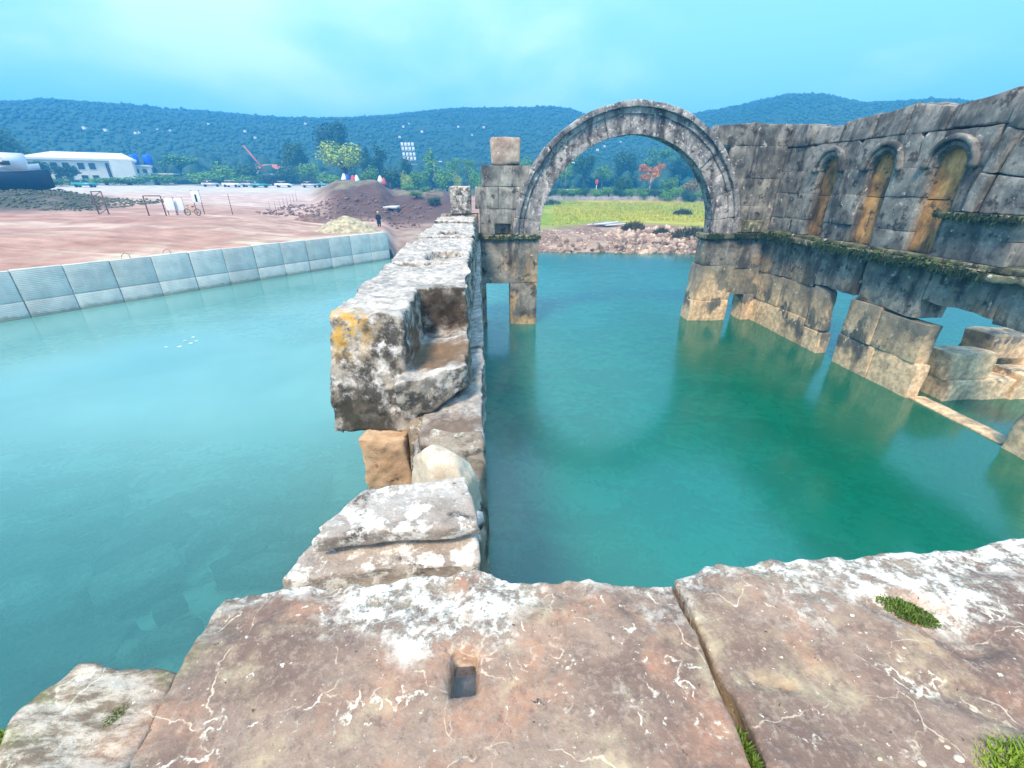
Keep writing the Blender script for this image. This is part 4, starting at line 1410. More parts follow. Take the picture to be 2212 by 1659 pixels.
# lower wall
for k, (y0, y1, z0) in enumerate([(20.8, 22.98, 2.72), (18.7, 20.78, 2.72), (16.3, 18.68, 2.88), (13.62, 16.18, 2.74), (11.3, 13.6, 3.35), (8.7, 11.28, 3.2)]):
    nblock('lintel_block', (WX0 + 0.02 * (k % 2), WX1, y0, y1, z0, 4.38), 560 + k, 'ruin' if k > 2 else 'ruin', amp=0.05)
low = [((18.55, 20.09, -1.5, 1.245), 0), ((20.7, 22.98, 1.25, 2.70), 0), ((18.55, 20.68, 1.25, 2.70), 0), ((14.9, 16.36, 1.25, 2.74), 0), ((12.95, 14.88, 1.25, 2.62), 0),
       ((20.1, 22.98, -1.5, 1.23), 0), ((17.3, 18.54, -1.5, 0.9), 0), ((14.6, 16.4, -1.5, 1.245), 0), ((12.8, 14.59, -1.5, 1.245), 0)]
for k, ((y0, y1, z0, z1), _) in enumerate(low):
    nblock('wall_block', (WX0 + 0.02 * (k % 3), WX0 + 0.5, y0 + 0.001, y1 - 0.001, z0, z1), 580 + k, 'ruin_low', r=0.022, amp=0.03)
nblock('wall_block', [(15.0, 17.35, 0.92), (15.5, 17.4, 0.92), (15.5, 18.55, 0.92), (15.0, 18.55, 0.92), (15.1, 17.6, 2.70), (15.5, 17.7, 2.70), (15.5, 18.55, 2.87), (15.02, 18.55, 2.87)], 590, 'ruin_low', r=0.12, amp=0.04)
nblock('wall_block', [(15.0, 13.62, 2.64), (16.1, 13.62, 2.64), (16.1, 12.3, 2.5), (15.0, 12.0, 2.45), (15.1, 13.62, 2.76), (16.1, 13.62, 2.76), (16.1, 12.4, 2.66), (15.1, 12.2, 2.6)][::1], 591, 'ruin_low', r=0.03, amp=0.04) if False else None
nblock('wall_block', (15.15, 15.75, 9.75, 12.78, -1.5, 0.06), 592, 'ruin_low', r=0.04, amp=0.03)
# broken return wall behind the near pier and the stump at the picture's edge
for k, b in enumerate([(16.12, 18.6, 12.5, 13.4, -1.5, 0.75), (18.62, 21.5, 12.4, 13.4, -1.5, 0.95), (16.0, 17.6, 12.6, 13.5, 0.77, 1.7), (21.0, 22.6, 14.2, 15.4, -1.5, 2.1), (18.8, 20.6, 13.8, 14.9, 0.97, 1.9)]):
    nblock('return_block', b, 600 + k, 'ruin_low', r=0.045, amp=0.06)
nblock('stump_block', [(14.85, 8.6, -1.5), (16.1, 8.6, -1.5), (16.1, 9.75, -1.5), (14.85, 9.75, -1.5), (15.0, 8.5, 1.3), (16.1, 8.5, 1.4), (16.1, 9.6, 1.35), (15.05, 9.55, 1.25)], 610, 'ruin_low', r=0.08, amp=0.07)
nblock('stump_block', [(15.05, 8.4, 1.3), (16.1, 8.4, 1.4), (16.1, 9.5, 1.35), (15.1, 9.45, 1.28), (15.4, 8.4, 2.6), (16.1, 8.4, 2.6), (16.1, 9.1, 2.4), (15.5, 9.0, 2.3)], 611, 'ruin_low', r=0.1, amp=0.07)


# moss fringes on the cornice and imposts
def fringe(parent, pts, seed, n, drop=0.22, name='moss_fringe', mat='moss_dark'):
    g = np.random.default_rng(seed)
    V, Fc = [], []
    for (a_, b_) in pts:
        a_, b_ = np.array(a_, float), np.array(b_, float)
        t = g.random(n)
        t = t[fbm(np.stack([t * 9 + seed, 0 * t, 0 * t], 1), 3, seed) > -0.25]
        d = (b_ - a_) / np.linalg.norm(b_ - a_)
        for u in t:
            p = a_ + (b_ - a_) * u + g.normal(0, 0.045, 3)
            s = g.uniform(0.015, 0.05)
            h = drop * g.uniform(0.1, 0.9) ** 1.3
            i = len(V)
            o = g.normal(0, 0.03, 3)
            V += [p - d * s, p + d * s, p + d * s * 0.5 + o - (0, 0, h), p - d * s * 0.6 + o - (0, 0, h * 0.8)]
            Fc.append((i, i + 1, i + 2, i + 3))
    o = obj(name, (np.array(V), Fc), M[mat], parent, smooth=False)
    o['kind'] = 'stuff'
    return o


fringe(nw, [((14.62, 22.5, 4.60), (14.62, 8.7, 4.58))], 1, 2200, 0.30)
fringe(nw, [((14.66, 22.5, 4.72), (14.72, 8.7, 4.70))], 2, 260, 0.10, mat='moss')
fringe(nw, [((14.6, 13.9, 6.12), (14.6, 11.4, 6.12))], 3, 250, 0.22)
fringe(nw, [((13.7, 22.5, 4.62), (15.0, 22.5, 4.62))], 4, 200, 0.26)
fringe(ar, [((-0.15, 22.49, 4.60), (3.02, 22.49, 4.60))], 5, 260, 0.20)
fringe(ar, [((11.6, 22.49, 4.58), (13.7, 22.49, 4.58))], 6, 260, 0.28)

# ------------------------------------------------------------------ sunken stones
g = np.random.default_rng(5)


def sunk(px, py, z, lx, ly, lz, rot, seed, label, mat='bed_stone'):
    p = gz(px, py, 0)
    d = ray(px, py)
    p = p + d / abs(d[2]) * (-z) * 0.75
    c, s = math.cos(rot), math.sin(rot)
    q = np.array(cube8(-lx, lx, -ly, ly, -lz, lz))
    W = np.stack([q[:, 0] * c - q[:, 1] * s + p[0], q[:, 0] * s + q[:, 1] * c + p[1], q[:, 2] + z + 0.02 * q[:, 0]], 1)
    return tag(obj('sunken_block', hexa(W, seg=0.2, r=0.08, amp=0.05, freq=1.3, seed=seed), M[mat]), label, 'stone', 'stones lying under the pond surface')


sunk(1092, 1138, -0.32, 0.36, 0.24, 0.2, 0.1, 1, 'pale squared block under water just right of the moulded block', 'boulder')
sunk(1085, 1195, -0.42, 0.42, 0.26, 0.24, -0.3, 2, 'greenish sunken block under water nearest the slabs', 'boulder')
sunk(1215, 1165, -0.9, 0.6, 0.18, 0.2, -0.5, 3, 'dim long stone deep in the right pool')
for k in range(42):
    px, py = g.uniform(20, 740), g.uniform(840, 1400)
    if px + (py - 880) * 0.55 > 860:
        continue
    sz_ = g.uniform(0.25, 1.0)
    sunk(px, py, g.uniform(-0.85, -0.5), sz_, sz_ * g.uniform(0.35, 0.7), g.uniform(0.12, 0.26), g.uniform(-0.2, 1.0), 700 + k,
         'blurred sunken slab among the rubble under the left pool')

# ------------------------------------------------------------------ concrete pond wall
pw = thing('concrete_wall', 'new grey concrete retaining wall of tall panels along the left pool', 'wall', (*((WALL_A + WALL_B) / 2), -1.5))
dirw = (WALL_B - WALL_A) / np.linalg.norm(WALL_B - WALL_A)
nrm = np.array((-dirw[1], dirw[0]))
if nrm @ (-WALL_A) < 0:
    nrm = -nrm


def wall_piece(s0, s1, z0, z1, t0, t1, **k):
    c8 = []
    for z in (z0, z1):
        for (s, t) in ((s0, t0), (s1, t0), (s1, t1), (s0, t1)):
            q = WALL_A + dirw * s + nrm * t
            c8.append((*q, z))
    if np.cross(dirw, nrm) < 0:
        c8 = [c8[1], c8[0], c8[3], c8[2], c8[5], c8[4], c8[7], c8[6]]
    return hexa(c8, **k)


LW = np.linalg.norm(WALL_B - WALL_A)
s, k = 0.0, 0
PW = 2.15
while s < LW - 36:
    big_joint = k % 2 == 1
    s1 = s + PW - (0.06 if big_joint else 0.03)
    dz = 0.02 * (k % 3)
    obj('panel', wall_piece(s, s1, -1.5, 0.93, -0.15, 0.15, seg=0.6, r=0.015, amp=0.012, freq=1.0, seed=800 + k), M['concrete'], pw)
    obj('panel', wall_piece(s, s1, 0.955, 2.62 + dz, -0.15, 0.145, seg=0.6, r=0.02, amp=0.012, freq=1.0, seed=830 + k), M['concrete'], pw)
    s += PW
    k += 1
obj('panel', wall_piece(s, LW, -1.5, 2.62, -0.15, 0.15, seed=860, amp=0.01), M['concrete'], pw)
obj('wall_core', wall_piece(0.02, LW - 0.05, -1.5, 2.58, -0.14, 0.09, seg=3, r=0.01, amp=0), M['kerb_wall'], pw)
for k, (x, y) in enumerate(((237, 548), (322, 540))):
    p0 = gz(x, y, 2.62)
    s_ = (p0[:2] - WALL_A) @ dirw
    b_ = WALL_A + dirw * s_
    mb = MB().tube([(*(b_ - dirw * 0.22), 2.5), (*(b_ - dirw * 0.18), 2.85), (*b_, 2.98), (*(b_ + dirw * 0.2), 2.84), (*(b_ + dirw * 0.3), 2.5)], 0.016, 6)
    obj('rebar_loop', mb.geo(), M['rust'], pw)

# ------------------------------------------------------------------ site: heaps, worker, fences, boards, bicycle
def heap(name, label, c, rx, ry, h, mat, seed, cat='heap'):
    n, m_ = 30, 48
    V = []
    for i in range(n):
        f = i / (n - 1)
        for j in range(m_):
            t = 2 * math.pi * j / m_
            V.append((c[0] + rx * f * math.cos(t), c[1] + ry * f * math.sin(t), c[2] - 0.3 + h * (1 - f ** 1.3) ** 1.0))
    V = np.array(V)
    V[:, 2] += 0.10 * h * fbm(V * 0.9, 4, seed) + 0.05 * h * fbm(V * 3, 3, seed + 3)
    Fc = [(i * m_ + j, (i + 1) * m_ + j, (i + 1) * m_ + (j + 1) % m_, i * m_ + (j + 1) % m_) for i in range(n - 1) for j in range(m_)]
    return tag(obj(name, (V, Fc), M[mat]), label, cat)


c = gt(752, 500)
heap('gravel_heap', 'low yellowish gravel heap beside the worker', c, 4.2, 3.0, 2.0, 'gravel', 1)
c = gt(672, 478)
heap('spoil_heap', 'small dark clod heap left of the gravel heap', c, 3.0, 2.0, 1.2, 'spoil', 2)


def clods(name, c, rx, ry, n, s0, s1, mat, seed, label, cat, kind='stuff', zoff=0.0):
    g = np.random.default_rng(seed)
    X = c[0] + rx * g.uniform(-1, 1, n)
    Y = c[1] + ry * g.uniform(-1, 1, n)
    Zg = height(X, Y) + zoff
    s = g.uniform(s0, s1, n) * g.uniform(0.6, 1.2, n)
    J = 1 + 0.35 * g.uniform(-1, 1, (n, len(IV1), 1))
    V = IV1[None] * J * np.stack([s * g.uniform(0.7, 1.4, n), s * g.uniform(0.7, 1.4, n), s * g.uniform(0.5, 0.9, n)], 1)[:, None] + np.stack([X, Y, Zg + 0.2 * s], 1)[:, None]
    Fc = (IF1[None] + (np.arange(n) * len(IV1))[:, None, None]).reshape(-1, 3)
    return tag(obj(name, (V.reshape(-1, 3), Fc), M[mat], smooth=False), label, cat, kind=kind)


clods('spoil_clods', gt(760, 455), 11, 8, 700, 0.06, 0.28, 'spoil', 3, 'scattered dark clods over the soil bank', 'soil')

clods('bank_scrub', on_ground(20, 88), 15, 9, 1800, 0.06, 0.22, 'reed', 31, 'dark weedy scrub on the bank in front of the boat', 'scrub', zoff=0.02)
# culvert slab in the soil bank
c = gt(822, 444) - np.array((0, 0, 0.75))
cu = thing('culvert', 'concrete culvert slab over a dark hole in the soil bank', 'culvert', c)
obj('slab', block(c[0] - 2.6, c[0] + 2.6, c[1] - 0.5, c[1] + 2.5, c[2] + 0.35, c[2] + 0.62, seg=0.6, r=0.05, amp=0.04, seed=9), M['concrete'], cu)
obj('cheek_wall', block(c[0] - 2.4, c[0] - 1.9, c[1] - 0.2, c[1] + 2.5, c[2] - 1.2, c[2] + 0.34, seg=0.6, r=0.05, amp=0.04, seed=10), M['spoil'], cu)
obj('cheek_wall', block(c[0] + 1.9, c[0] + 2.4, c[1] - 0.2, c[1] + 2.5, c[2] - 1.2, c[2] + 0.34, seg=0.6, r=0.05, amp=0.04, seed=11), M['spoil'], cu)
obj('hole_shade', block(c[0] - 1.9, c[0] + 1.9, c[1] + 0.0, c[1] + 2.4, c[2] - 1.0, c[2] + 0.33, seg=0.8, r=0.3, amp=0.05, seed=12), M['rubber'], cu)  # solid black block painted for the shade inside the hole

# worker -----------------------------------------------------------
c = gz(820, 493, 2.02)
c[2] = float(height(np.array([c[0]]), np.array([c[1]]))[0])
pe = thing('person', 'lone person in a long black coat and pale yellow cap standing by the gravel heap', 'person', c)


def skin_body(J, E, Rd, sub=2):
    me = bpy.data.meshes.new('tmp')
    me.from_pydata(J, E, [])
    o = link(bpy.data.objects.new('tmp', me))
    m = o.modifiers.new('skin', 'SKIN')
    for i, r in enumerate(Rd):
        me.skin_vertices[0].data[i].radius = r if hasattr(r, '__len__') else (r, r)
    me.skin_vertices[0].data[0].use_root = True
    s = o.modifiers.new('sub', 'SUBSURF')
    s.levels = sub
    s.render_levels = sub
    dgr = bpy.context.evaluated_depsgraph_get()
    dgr.update()
    em = o.evaluated_get(dgr).to_mesh()
    V = np.array([v.co[:] for v in em.vertices])
    Fc = [tuple(f.vertices) for f in em.polygons]
    bpy.data.objects.remove(o)
    bpy.data.meshes.remove(me)
    return V, Fc


J = [(0, 0, 0.92), (0, 0, 1.15), (0, 0.01, 1.36), (0, 0.01, 1.48), (0, 0, 1.60), (0, 0, 1.68),
     (-0.10, 0, 0.85), (-0.11, -0.01, 0.48), (-0.11, 0.02, 0.08), (-0.12, -0.12, 0.04),
     (0.10, 0, 0.85), (0.11, 0.02, 0.48), (0.11, 0.06, 0.08), (0.12, -0.08, 0.04),
     (-0.19, 0.01, 1.38), (-0.25, 0.02, 1.10), (-0.24, -0.08, 0.86), (-0.23, -0.11, 0.76),
     (0.19, 0.01, 1.38), (0.25, 0.02, 1.10), (0.24, -0.08, 0.86), (0.23, -0.11, 0.76)]
Eg = [(0, 1), (1, 2), (2, 3), (3, 4), (4, 5), (0, 6), (6, 7), (7, 8), (8, 9), (0, 10), (10, 11), (11, 12), (12, 13),
      (2, 14), (14, 15), (15, 16), (16, 17), (2, 18), (18, 19), (19, 20), (20, 21)]
Rd = [(0.17, 0.12), (0.17, 0.12), (0.18, 0.11), 0.055, (0.085, 0.10), 0.07, 0.10, 0.07, 0.05, 0.045, 0.10, 0.07, 0.05, 0.045,
      0.075, 0.055, 0.042, 0.035, 0.075, 0.055, 0.042, 0.035]
BV_, BF_ = skin_body(J, Eg, Rd)
obj('body', (BV_ + c, BF_), M['skin'], pe)
coat = MB()
cs = [(0.36, 0.25, 0.19), (0.7, 0.23, 0.18), (0.95, 0.215, 0.16), (1.2, 0.22, 0.165), (1.38, 0.24, 0.15), (1.46, 0.14, 0.10)]
V_, F_ = [], []
for (z, a_, b_) in cs:
    for k in range(16):
        t = 2 * math.pi * k / 16
        V_.append((c[0] + a_ * math.cos(t), c[1] + b_ * math.sin(t), c[2] + z))
for i in range(len(cs) - 1):
    F_ += [(i * 16 + k, i * 16 + (k + 1) % 16, (i + 1) * 16 + (k + 1) % 16, (i + 1) * 16 + k) for k in range(16)]
F_.append(tuple(80 + k for k in range(16)))
coat.add(V_, F_)
for sx in (-1, 1):
    coat.tube([c + np.array((sx * 0.17, 0.01, 1.40)), c + np.array((sx * 0.26, 0.02, 1.10)), c + np.array((sx * 0.245, -0.08, 0.84))], [0.09, 0.075, 0.06], 10)
obj('coat', coat.geo(), M['black'], pe)
tr = MB()
for sx, dy in ((-1, 0), (1, 0.04)):
    tr.tube([c + np.array((sx * 0.10, dy * 0.2, 0.85)), c + np.array((sx * 0.11, dy * 0.5, 0.48)), c + np.array((sx * 0.115, dy, 0.06))], [0.115, 0.09, 0.075], 10)
obj('trousers', tr.geo(), M['black'], pe)
hv = IV * np.array((0.12, 0.14, 0.10)) + c + np.array((0, 0, 1.685))
obj('cap', (hv, IF), M['hat'], pe)


# thin posts
ORD = ['first', 'second', 'third', 'fourth', 'fifth', 'sixth', 'seventh', 'eighth', 'ninth', 'tenth', 'eleventh', 'twelfth', 'thirteenth', 'fourteenth', 'fifteenth']
# ---------------------------------------------------------
def post(name, label, c, h, r, mat, group, lean=(0, 0)):
    mb = MB().tube([c - np.array((0, 0, 0.3)), c + np.array((lean[0], lean[1], h))], [r, r * 0.85], 7)
    return tag(obj(name, mb.geo(), M[mat]), label, 'post', group)


for k, (x, y) in enumerate([(586, 464), (597, 459), (607, 455), (615, 450), (622, 446), (629, 442), (635, 438), (641, 434)]):
    c = gt(x, y)
    post('fence_post', ORD[k] + ' thin metal fence post of the row, counted from the near end', c, 1.5, 0.035, 'metal', 'fence posts beside the dirt track', (0.02 * (k % 3), 0))
c = gt(503, 464)
post('lone_post', 'single thin post standing alone in the red dirt', c, 2.3, 0.04, 'rust', None)


def frame_gate(px, py, w, h, label, braces, yaw=0.2):
    c = gt(px, py)
    t = thing('gate_frame', label, 'frame', c, 'steel frames on the dirt lot')
    d = np.array((math.cos(yaw), math.sin(yaw), 0))
    for s_ in (-0.5, 0.5):
        obj('upright', MB().tube([c + d * w * s_ - np.array((0, 0, 0.2)), c + d * w * s_ + np.array((0, 0, h))], 0.06, 6).geo(), M['rust'], t)
    obj('top_rail', MB().tube([c - d * w * 0.5 + np.array((0, 0, h)), c + d * w * 0.5 + np.array((0, 0, h))], 0.05, 6).geo(), M['rust'], t)
    for k in range(braces):
        z0 = h * k / braces
        obj('brace', MB().tube([c - d * w * 0.5 + np.array((0, 0, z0)), c + d * w * 0.5 + np.array((0, 0, z0 + h / braces))], 0.035, 6).geo(), M['rust'], t)
    return t


frame_gate(225, 463, 0.9, 2.3, 'narrow rusty ladder frame at the end of the dark bank', 4)
frame_gate(341, 466, 1.6, 2.0, 'rusty open gate frame left of the white boards', 0)
for k, (x, y, w, h, lb) in enumerate([(373, 464, 0.95, 1.25, 'left of two pale boards on posts beside the bicycle'), (393, 464, 0.95, 1.25, 'right of two pale boards on posts, next to the bicycle'),
                                      (434, 464, 0.9, 1.2, 'tall white sign board with dark bar above the bicycle wheel')]):
    c = gt(x, y)
    t = thing('sign_board', lb, 'sign', c)
    z0 = 0.5 if k < 2 else 1.25
    obj('panel', block(c[0] - w / 2, c[0] + w / 2, c[1] - 0.02, c[1] + 0.02, c[2] + z0, c[2] + z0 + h, seg=0.5, r=0.01, amp=0.0), M['board'], t)
    obj('post', MB().tube([(c[0] + w * 0.45, c[1] + 0.07, c[2] - 0.3), (c[0] + w * 0.45, c[1] + 0.07, c[2] + z0 + h + 0.1)], 0.04, 6).geo(), M['rust'], t)
    obj('post', MB().tube([(c[0] - w * 0.45, c[1] + 0.07, c[2] - 0.3), (c[0] - w * 0.45, c[1] + 0.07, c[2] + z0 + h + 0.1)], 0.04, 6).geo(), M['rust'], t)
    if k == 2:
        obj('dark_bar', block(c[0] - 0.1, c[0] + 0.08, c[1] - 0.06, c[1] - 0.03, c[2] + z0 + 0.1, c[2] + z0 + h - 0.35, seg=0.5, r=0.01, amp=0.0), M['hull'], t)

# bicycle
c = gt(418, 466)
bk = thing('bicycle', 'yellow bicycle standing by the white sign boards', 'bicycle', c)


def wheel(cx, par):
    w = obj('wheel', torus(cx, c[1], c[2] + 0.34, 0.30, 0.02), M['metal'], par)
    obj('tyre', torus(cx, c[1], c[2] + 0.34, 0.335, 0.03), M['rubber'], w)
    obj('hub', MB().tube([(cx, c[1] - 0.06, c[2] + 0.34), (cx, c[1] + 0.06, c[2] + 0.34)], 0.05, 8).geo(), M['metal'], w)
    sp = MB()
    for k in range(8):
        t = math.pi * k / 8
        sp.tube([(cx - 0.3 * math.cos(t), c[1], c[2] + 0.34 - 0.3 * math.sin(t)), (cx + 0.3 * math.cos(t), c[1], c[2] + 0.34 + 0.3 * math.sin(t))], 0.006, 4)
    o = obj('spokes', sp.geo(), M['metal'], w)


def torus(cx, cy_, cz_, R, r, n=28, m_=8):
    V = [(cx + (R + r * math.cos(b)) * math.cos(a_), cy_ + r * math.sin(b), cz_ + (R + r * math.cos(b)) * math.sin(a_)) for a_ in np.linspace(0, 2 * math.pi, n, endpoint=False) for b in np.linspace(0, 2 * math.pi, m_, endpoint=False)]
    Fc = [(i * m_ + j, ((i + 1) % n) * m_ + j, ((i + 1) % n) * m_ + (j + 1) % m_, i * m_ + (j + 1) % m_) for i in range(n) for j in range(m_)]
    return np.array(V), Fc


wheel(c[0] - 0.55, bk)
wheel(c[0] + 0.55, bk)
b0, b1, hd_, st_ = c + (-0.55, 0, 0.34), c + (0.55, 0, 0.34), c + (-0.36, 0, 0.86), c + (0.20, 0, 0.85)
crk = c + (0.05, 0, 0.32)
fr = MB().tube([hd_, crk], 0.035, 6).tube([hd_, st_], 0.035, 6).tube([st_, crk], 0.03, 6).tube([crk, b1], 0.025, 6).tube([st_, b1], 0.025, 6).tube([hd_ + (-0.02, 0, 0.1), b0], 0.03, 6)
obj('frame', fr.geo(), M['yellow'], bk)
obj('handlebar', MB().tube([hd_ + (-0.03, -0.28, 0.16), hd_ + (-0.06, 0, 0.14), hd_ + (-0.03, 0.28, 0.16)], 0.025, 6).geo(), M['rubber'], bk)
obj('saddle', block(st_[0] - 0.12, st_[0] + 0.16, c[1] - 0.08, c[1] + 0.08, st_[2] + 0.05, st_[2] + 0.13, seg=0.1, r=0.03, amp=0), M['rubber'], bk)

# ------------------------------------------------------------------ boat on the left
c = on_ground(-118, 98)
c[2] += 0.1
bt_ = thing('fishing_boat', 'beached fishing boat with navy hull and red and white cabin at the left edge', 'boat', c)
bd = np.array((math.cos(0.62), math.sin(0.62), 0))      # towards the bow (right in the picture)
bs = np.array((-bd[1], bd[0], 0))


def loft(sections, cap=True):
    """sections: list of (distance along, [(side, height), ...])"""
    V, Fc = [], []
    n = len(sections[0][1])
    for d_, pts in sections:
        for s_, h_ in pts:
            V.append(c + bd * d_ + bs * s_ + np.array((0, 0, h_)))
    for i in range(len(sections) - 1):
        for k in range(n - 1):
            Fc.append((i * n + k, (i + 1) * n + k, (i + 1) * n + k + 1, i * n + k + 1))
        Fc.append((i * n + n - 1, (i + 1) * n + n - 1, (i + 1) * n, i * n))
    Fc.append(tuple(range(n)))
    Fc.append(tuple(len(V) - 1 - k for k in range(n)))
    return np.array(V), Fc


def hsec(d_, w, z0, z1, keel=0.15):
    return (d_, [(-w, z1), (-w * 0.85, (z0 + z1) / 2), (-w * keel - 0.02, z0), (w * keel + 0.02, z0), (w * 0.85, (z0 + z1) / 2), (w, z1)])


obj('hull', loft([hsec(-16, 2.6, 0.2, 2.6, 0.5), hsec(-8, 3.2, 0.0, 2.5, 0.5), hsec(0, 3.2, 0.0, 2.6, 0.45), hsec(5, 2.7, 0.0, 2.8, 0.3), hsec(8.4, 1.5, 0.2, 3.0, 0.2), hsec(10.4, 0.15, 0.9, 3.2, 0.2)]), M['hull'], bt_)
obj('gunwale', loft([hsec(-16, 2.7, 2.55, 3.1, 0.9), hsec(-8, 3.3, 2.48, 3.0, 0.9), hsec(0, 3.3, 2.58, 3.1, 0.9), hsec(5, 2.8, 2.78, 3.4, 0.9), hsec(8.2, 1.6, 2.98, 3.75, 0.9), hsec(9.6, 0.2, 3.15, 4.0, 0.9)]), M['boat_white'], bt_)


def bbox(d0, d1, w, z0, z1):
    return loft([(d0, [(-w, z1), (-w, z0), (w, z0), (w, z1)]), (d1, [(-w, z1), (-w, z0), (w, z0), (w, z1)])])


cb = obj('cabin', bbox(-9, 5.8, 2.2, 2.9, 5.4), M['boat_red'], bt_)
for k in range(7):
    obj('window', bbox(-7.9 + 2.0 * k, -6.7 + 2.0 * k, 2.24, 4.1, 5.0), M['cream'], cb)
obj('forecastle', loft([(5.9, [(-2.3, 5.2), (-2.4, 3.2), (2.4, 3.2), (2.3, 5.2)]), (7.0, [(-1.9, 5.2), (-2.1, 3.2), (2.1, 3.2), (1.9, 5.2)]), (8.4, [(-1.3, 5.2), (-1.6, 3.2), (1.6, 3.2), (1.3, 5.2)])]), M['boat_white'], bt_)
obj('window_band', loft([(6.0, [(-2.44, 4.2), (-2.44, 3.7), (2.44, 3.7), (2.44, 4.2)]), (7.0, [(-2.24, 4.2), (-2.24, 3.7), (2.24, 3.7), (2.24, 4.2)])]), M['glass'], bt_)
obj('cabin_roof', bbox(-10, 5.7, 2.6, 5.4, 5.6), M['boat_white'], bt_)
obj('wheelhouse', bbox(-9, 4.2, 1.6, 5.6, 6.4), M['boat_red'], bt_)
obj('wheelhouse_roof', bbox(-9.6, 5.2, 1.95, 6.4, 6.75), M['boat_white'], bt_)
obj('mast', MB().tube([c + bd * -6 + (0, 0, 7.2), c + bd * -6 + (0, 0, 9.5)], 0.08, 6).geo(), M['metal'], bt_)

# ------------------------------------------------------------------ buildings
def building(name, label, px, dist, w, d_, h, mat, roof, wins, yaw=0.0, storeys=2, roof_h=1.2, over=0.4, base_drop=0.5, group=None):
    c = on_ground(px, dist)
    t = thing(name, label, 'building', c, group)
    cs_, sn = math.cos(yaw), math.sin(yaw)

    def tf(V):
        V = np.asarray(V, float)
        return np.stack([c[0] + V[:, 0] * cs_ - V[:, 1] * sn, c[1] + V[:, 0] * sn + V[:, 1] * cs_, c[2] + V[:, 2]], 1)

    def bb(n_, x0, x1, y0, y1, z0, z1, m_, par=t):
        V, Fc = MB().box(x0, x1, y0, y1, z0, z1).geo()
        return obj(n_, (tf(V), Fc), M[m_], par, smooth=False)
    bb('wall', -w / 2, w / 2, 0, d_, -base_drop - 1, h, mat)
    if roof == 'flat':
        bb('roof', -w / 2 - over, w / 2 + over, -over, d_ + over, h + 0.01, h + roof_h, mat)
    elif roof == 'hip':
        V = np.array([(-w / 2 - over, -over, h + 0.01), (w / 2 + over, -over, h + 0.01), (w / 2 + over, d_ + over, h + 0.01), (-w / 2 - over, d_ + over, h + 0.01), (-w / 2 + d_ * 0.35, d_ / 2, h + roof_h), (w / 2 - d_ * 0.35, d_ / 2, h + roof_h)])
        obj('roof', (tf(V), [(0, 1, 5, 4), (2, 3, 4, 5), (1, 2, 5), (3, 0, 4), (3, 2, 1, 0)]), M['tile_red'], t, smooth=False)
    for (x0, x1, z0, z1) in wins:
        f = bb('window', x0 - 0.12, x1 + 0.12, -0.06, 0.02, z0 - 0.12, z1 + 0.12, 'white')
        bb('pane', x0, x1, -0.09, -0.061, z0, z1, 'glass', f)
    return t, tf, bb


D1 = 170
w1 = [(-10.6 + 2.2 * k + 0.7 * (k // 2), -9.3 + 2.2 * k + 0.7 * (k // 2), z, z + 1.5) for k in range(7) for z in (0.7, 3.6)]
t1, tf1, bb1 = building('white_hall', 'large two storey white building with flat stepped roof behind the dirt lot', 186, D1, 23, 12, 5.7, 'white', 'flat', [w for w in w1 if w[1] < 5.5], yaw=0.62, roof_h=0.5, over=0.6)
V_p = tf1([(-11.5, 0, 6.21), (11.8, 0, 6.21), (11.8, 12, 6.21), (-11.5, 12, 6.21), (-4.5, 1.5, 7.7), (9.5, 1.5, 7.7), (9.5, 10.5, 7.7), (-4.5, 10.5, 7.7)])
obj('hipped_roof', (V_p, [(4, 5, 6, 7), (0, 1, 5, 4), (1, 2, 6, 5), (2, 3, 7, 6), (3, 0, 4, 7)]), M['white'], t1, smooth=False)
bb1('stair_tower', 6.2, 11.0, -0.6, 5, -1, 5.69, 'white')
bb1('entrance', 5.2, 5.9, -0.12, 0.02, 0.3, 5.2, 'glass')
t2, tf2, bb2 = building('white_annex', 'lower white annex right of the large white building', 296, D1 + 4, 7.5, 8, 4.6, 'white', 'flat', [(-3.2 + 1.8 * k, -2.2 + 1.8 * k, z, z + 1.1) for k in range(4) for z in (0.7, 2.9)], yaw=0.5, roof_h=0.4)
for k, (x, lb) in enumerate(((306, 'left of two bright blue water tanks above the annex'), (335, 'right of two bright blue water tanks above the annex'))):
    c = on_ground(x, D1 + 14)
    t = thing('water_tank', lb, 'tank', c)
    obj('tank_body', MB().tube([c + (0, 0, 5.2), c + (0, 0, 7.6), c + (0, 0, 8.0)], [1.15, 1.15, 0.7], 18).geo(), M['tank_blue'], t)
    for sx in (-1, 1):
        for sy in (-1, 1):
            obj('leg', MB().tube([c + (sx * 1.2, sy * 1.2, -0.5), c + (sx * 1.2, sy * 1.2, 5.3)], 0.12, 6).geo(), M['metal'], t)
building('pavilion', 'small pale pavilion with thin flat roof right of the annex', 348, D1 + 6, 6.0, 5, 2.6, 'cream', 'flat', [(-2.4 + 1.7 * k, -1.2 + 1.7 * k, 0.8, 2.0) for k in range(3)], yaw=0.3, roof_h=0.35, over=1.0)
building('house', 'white house with red roof glimpsed left of the round trees', 470, 200, 8, 7, 4.0, 'white', 'hip', [(-3, -1.6, 1, 2.4), (1.4, 2.8, 1, 2.4)], yaw=0.2, roof_h=1.8)
building('house', 'white gabled house beside the tall crane boom', 585, 190, 9, 7, 4.6, 'white', 'hip', [(-3, -1.6, 1, 2.4), (0, 1.4, 1, 2.4), (2.4, 3.6, 1, 2.4)], yaw=0.1, roof_h=1.6)
building('house', 'pale house seen through the arch above the hedge', 1335, 215, 9, 7, 6.0, 'white', 'hip', [(-3, -1.6, 1, 2.4), (1.4, 2.8, 1, 2.4), (-3, -1.6, 4, 5.3), (1.4, 2.8, 4, 5.3)], yaw=-0.1, roof_h=1.5, base_drop=0)
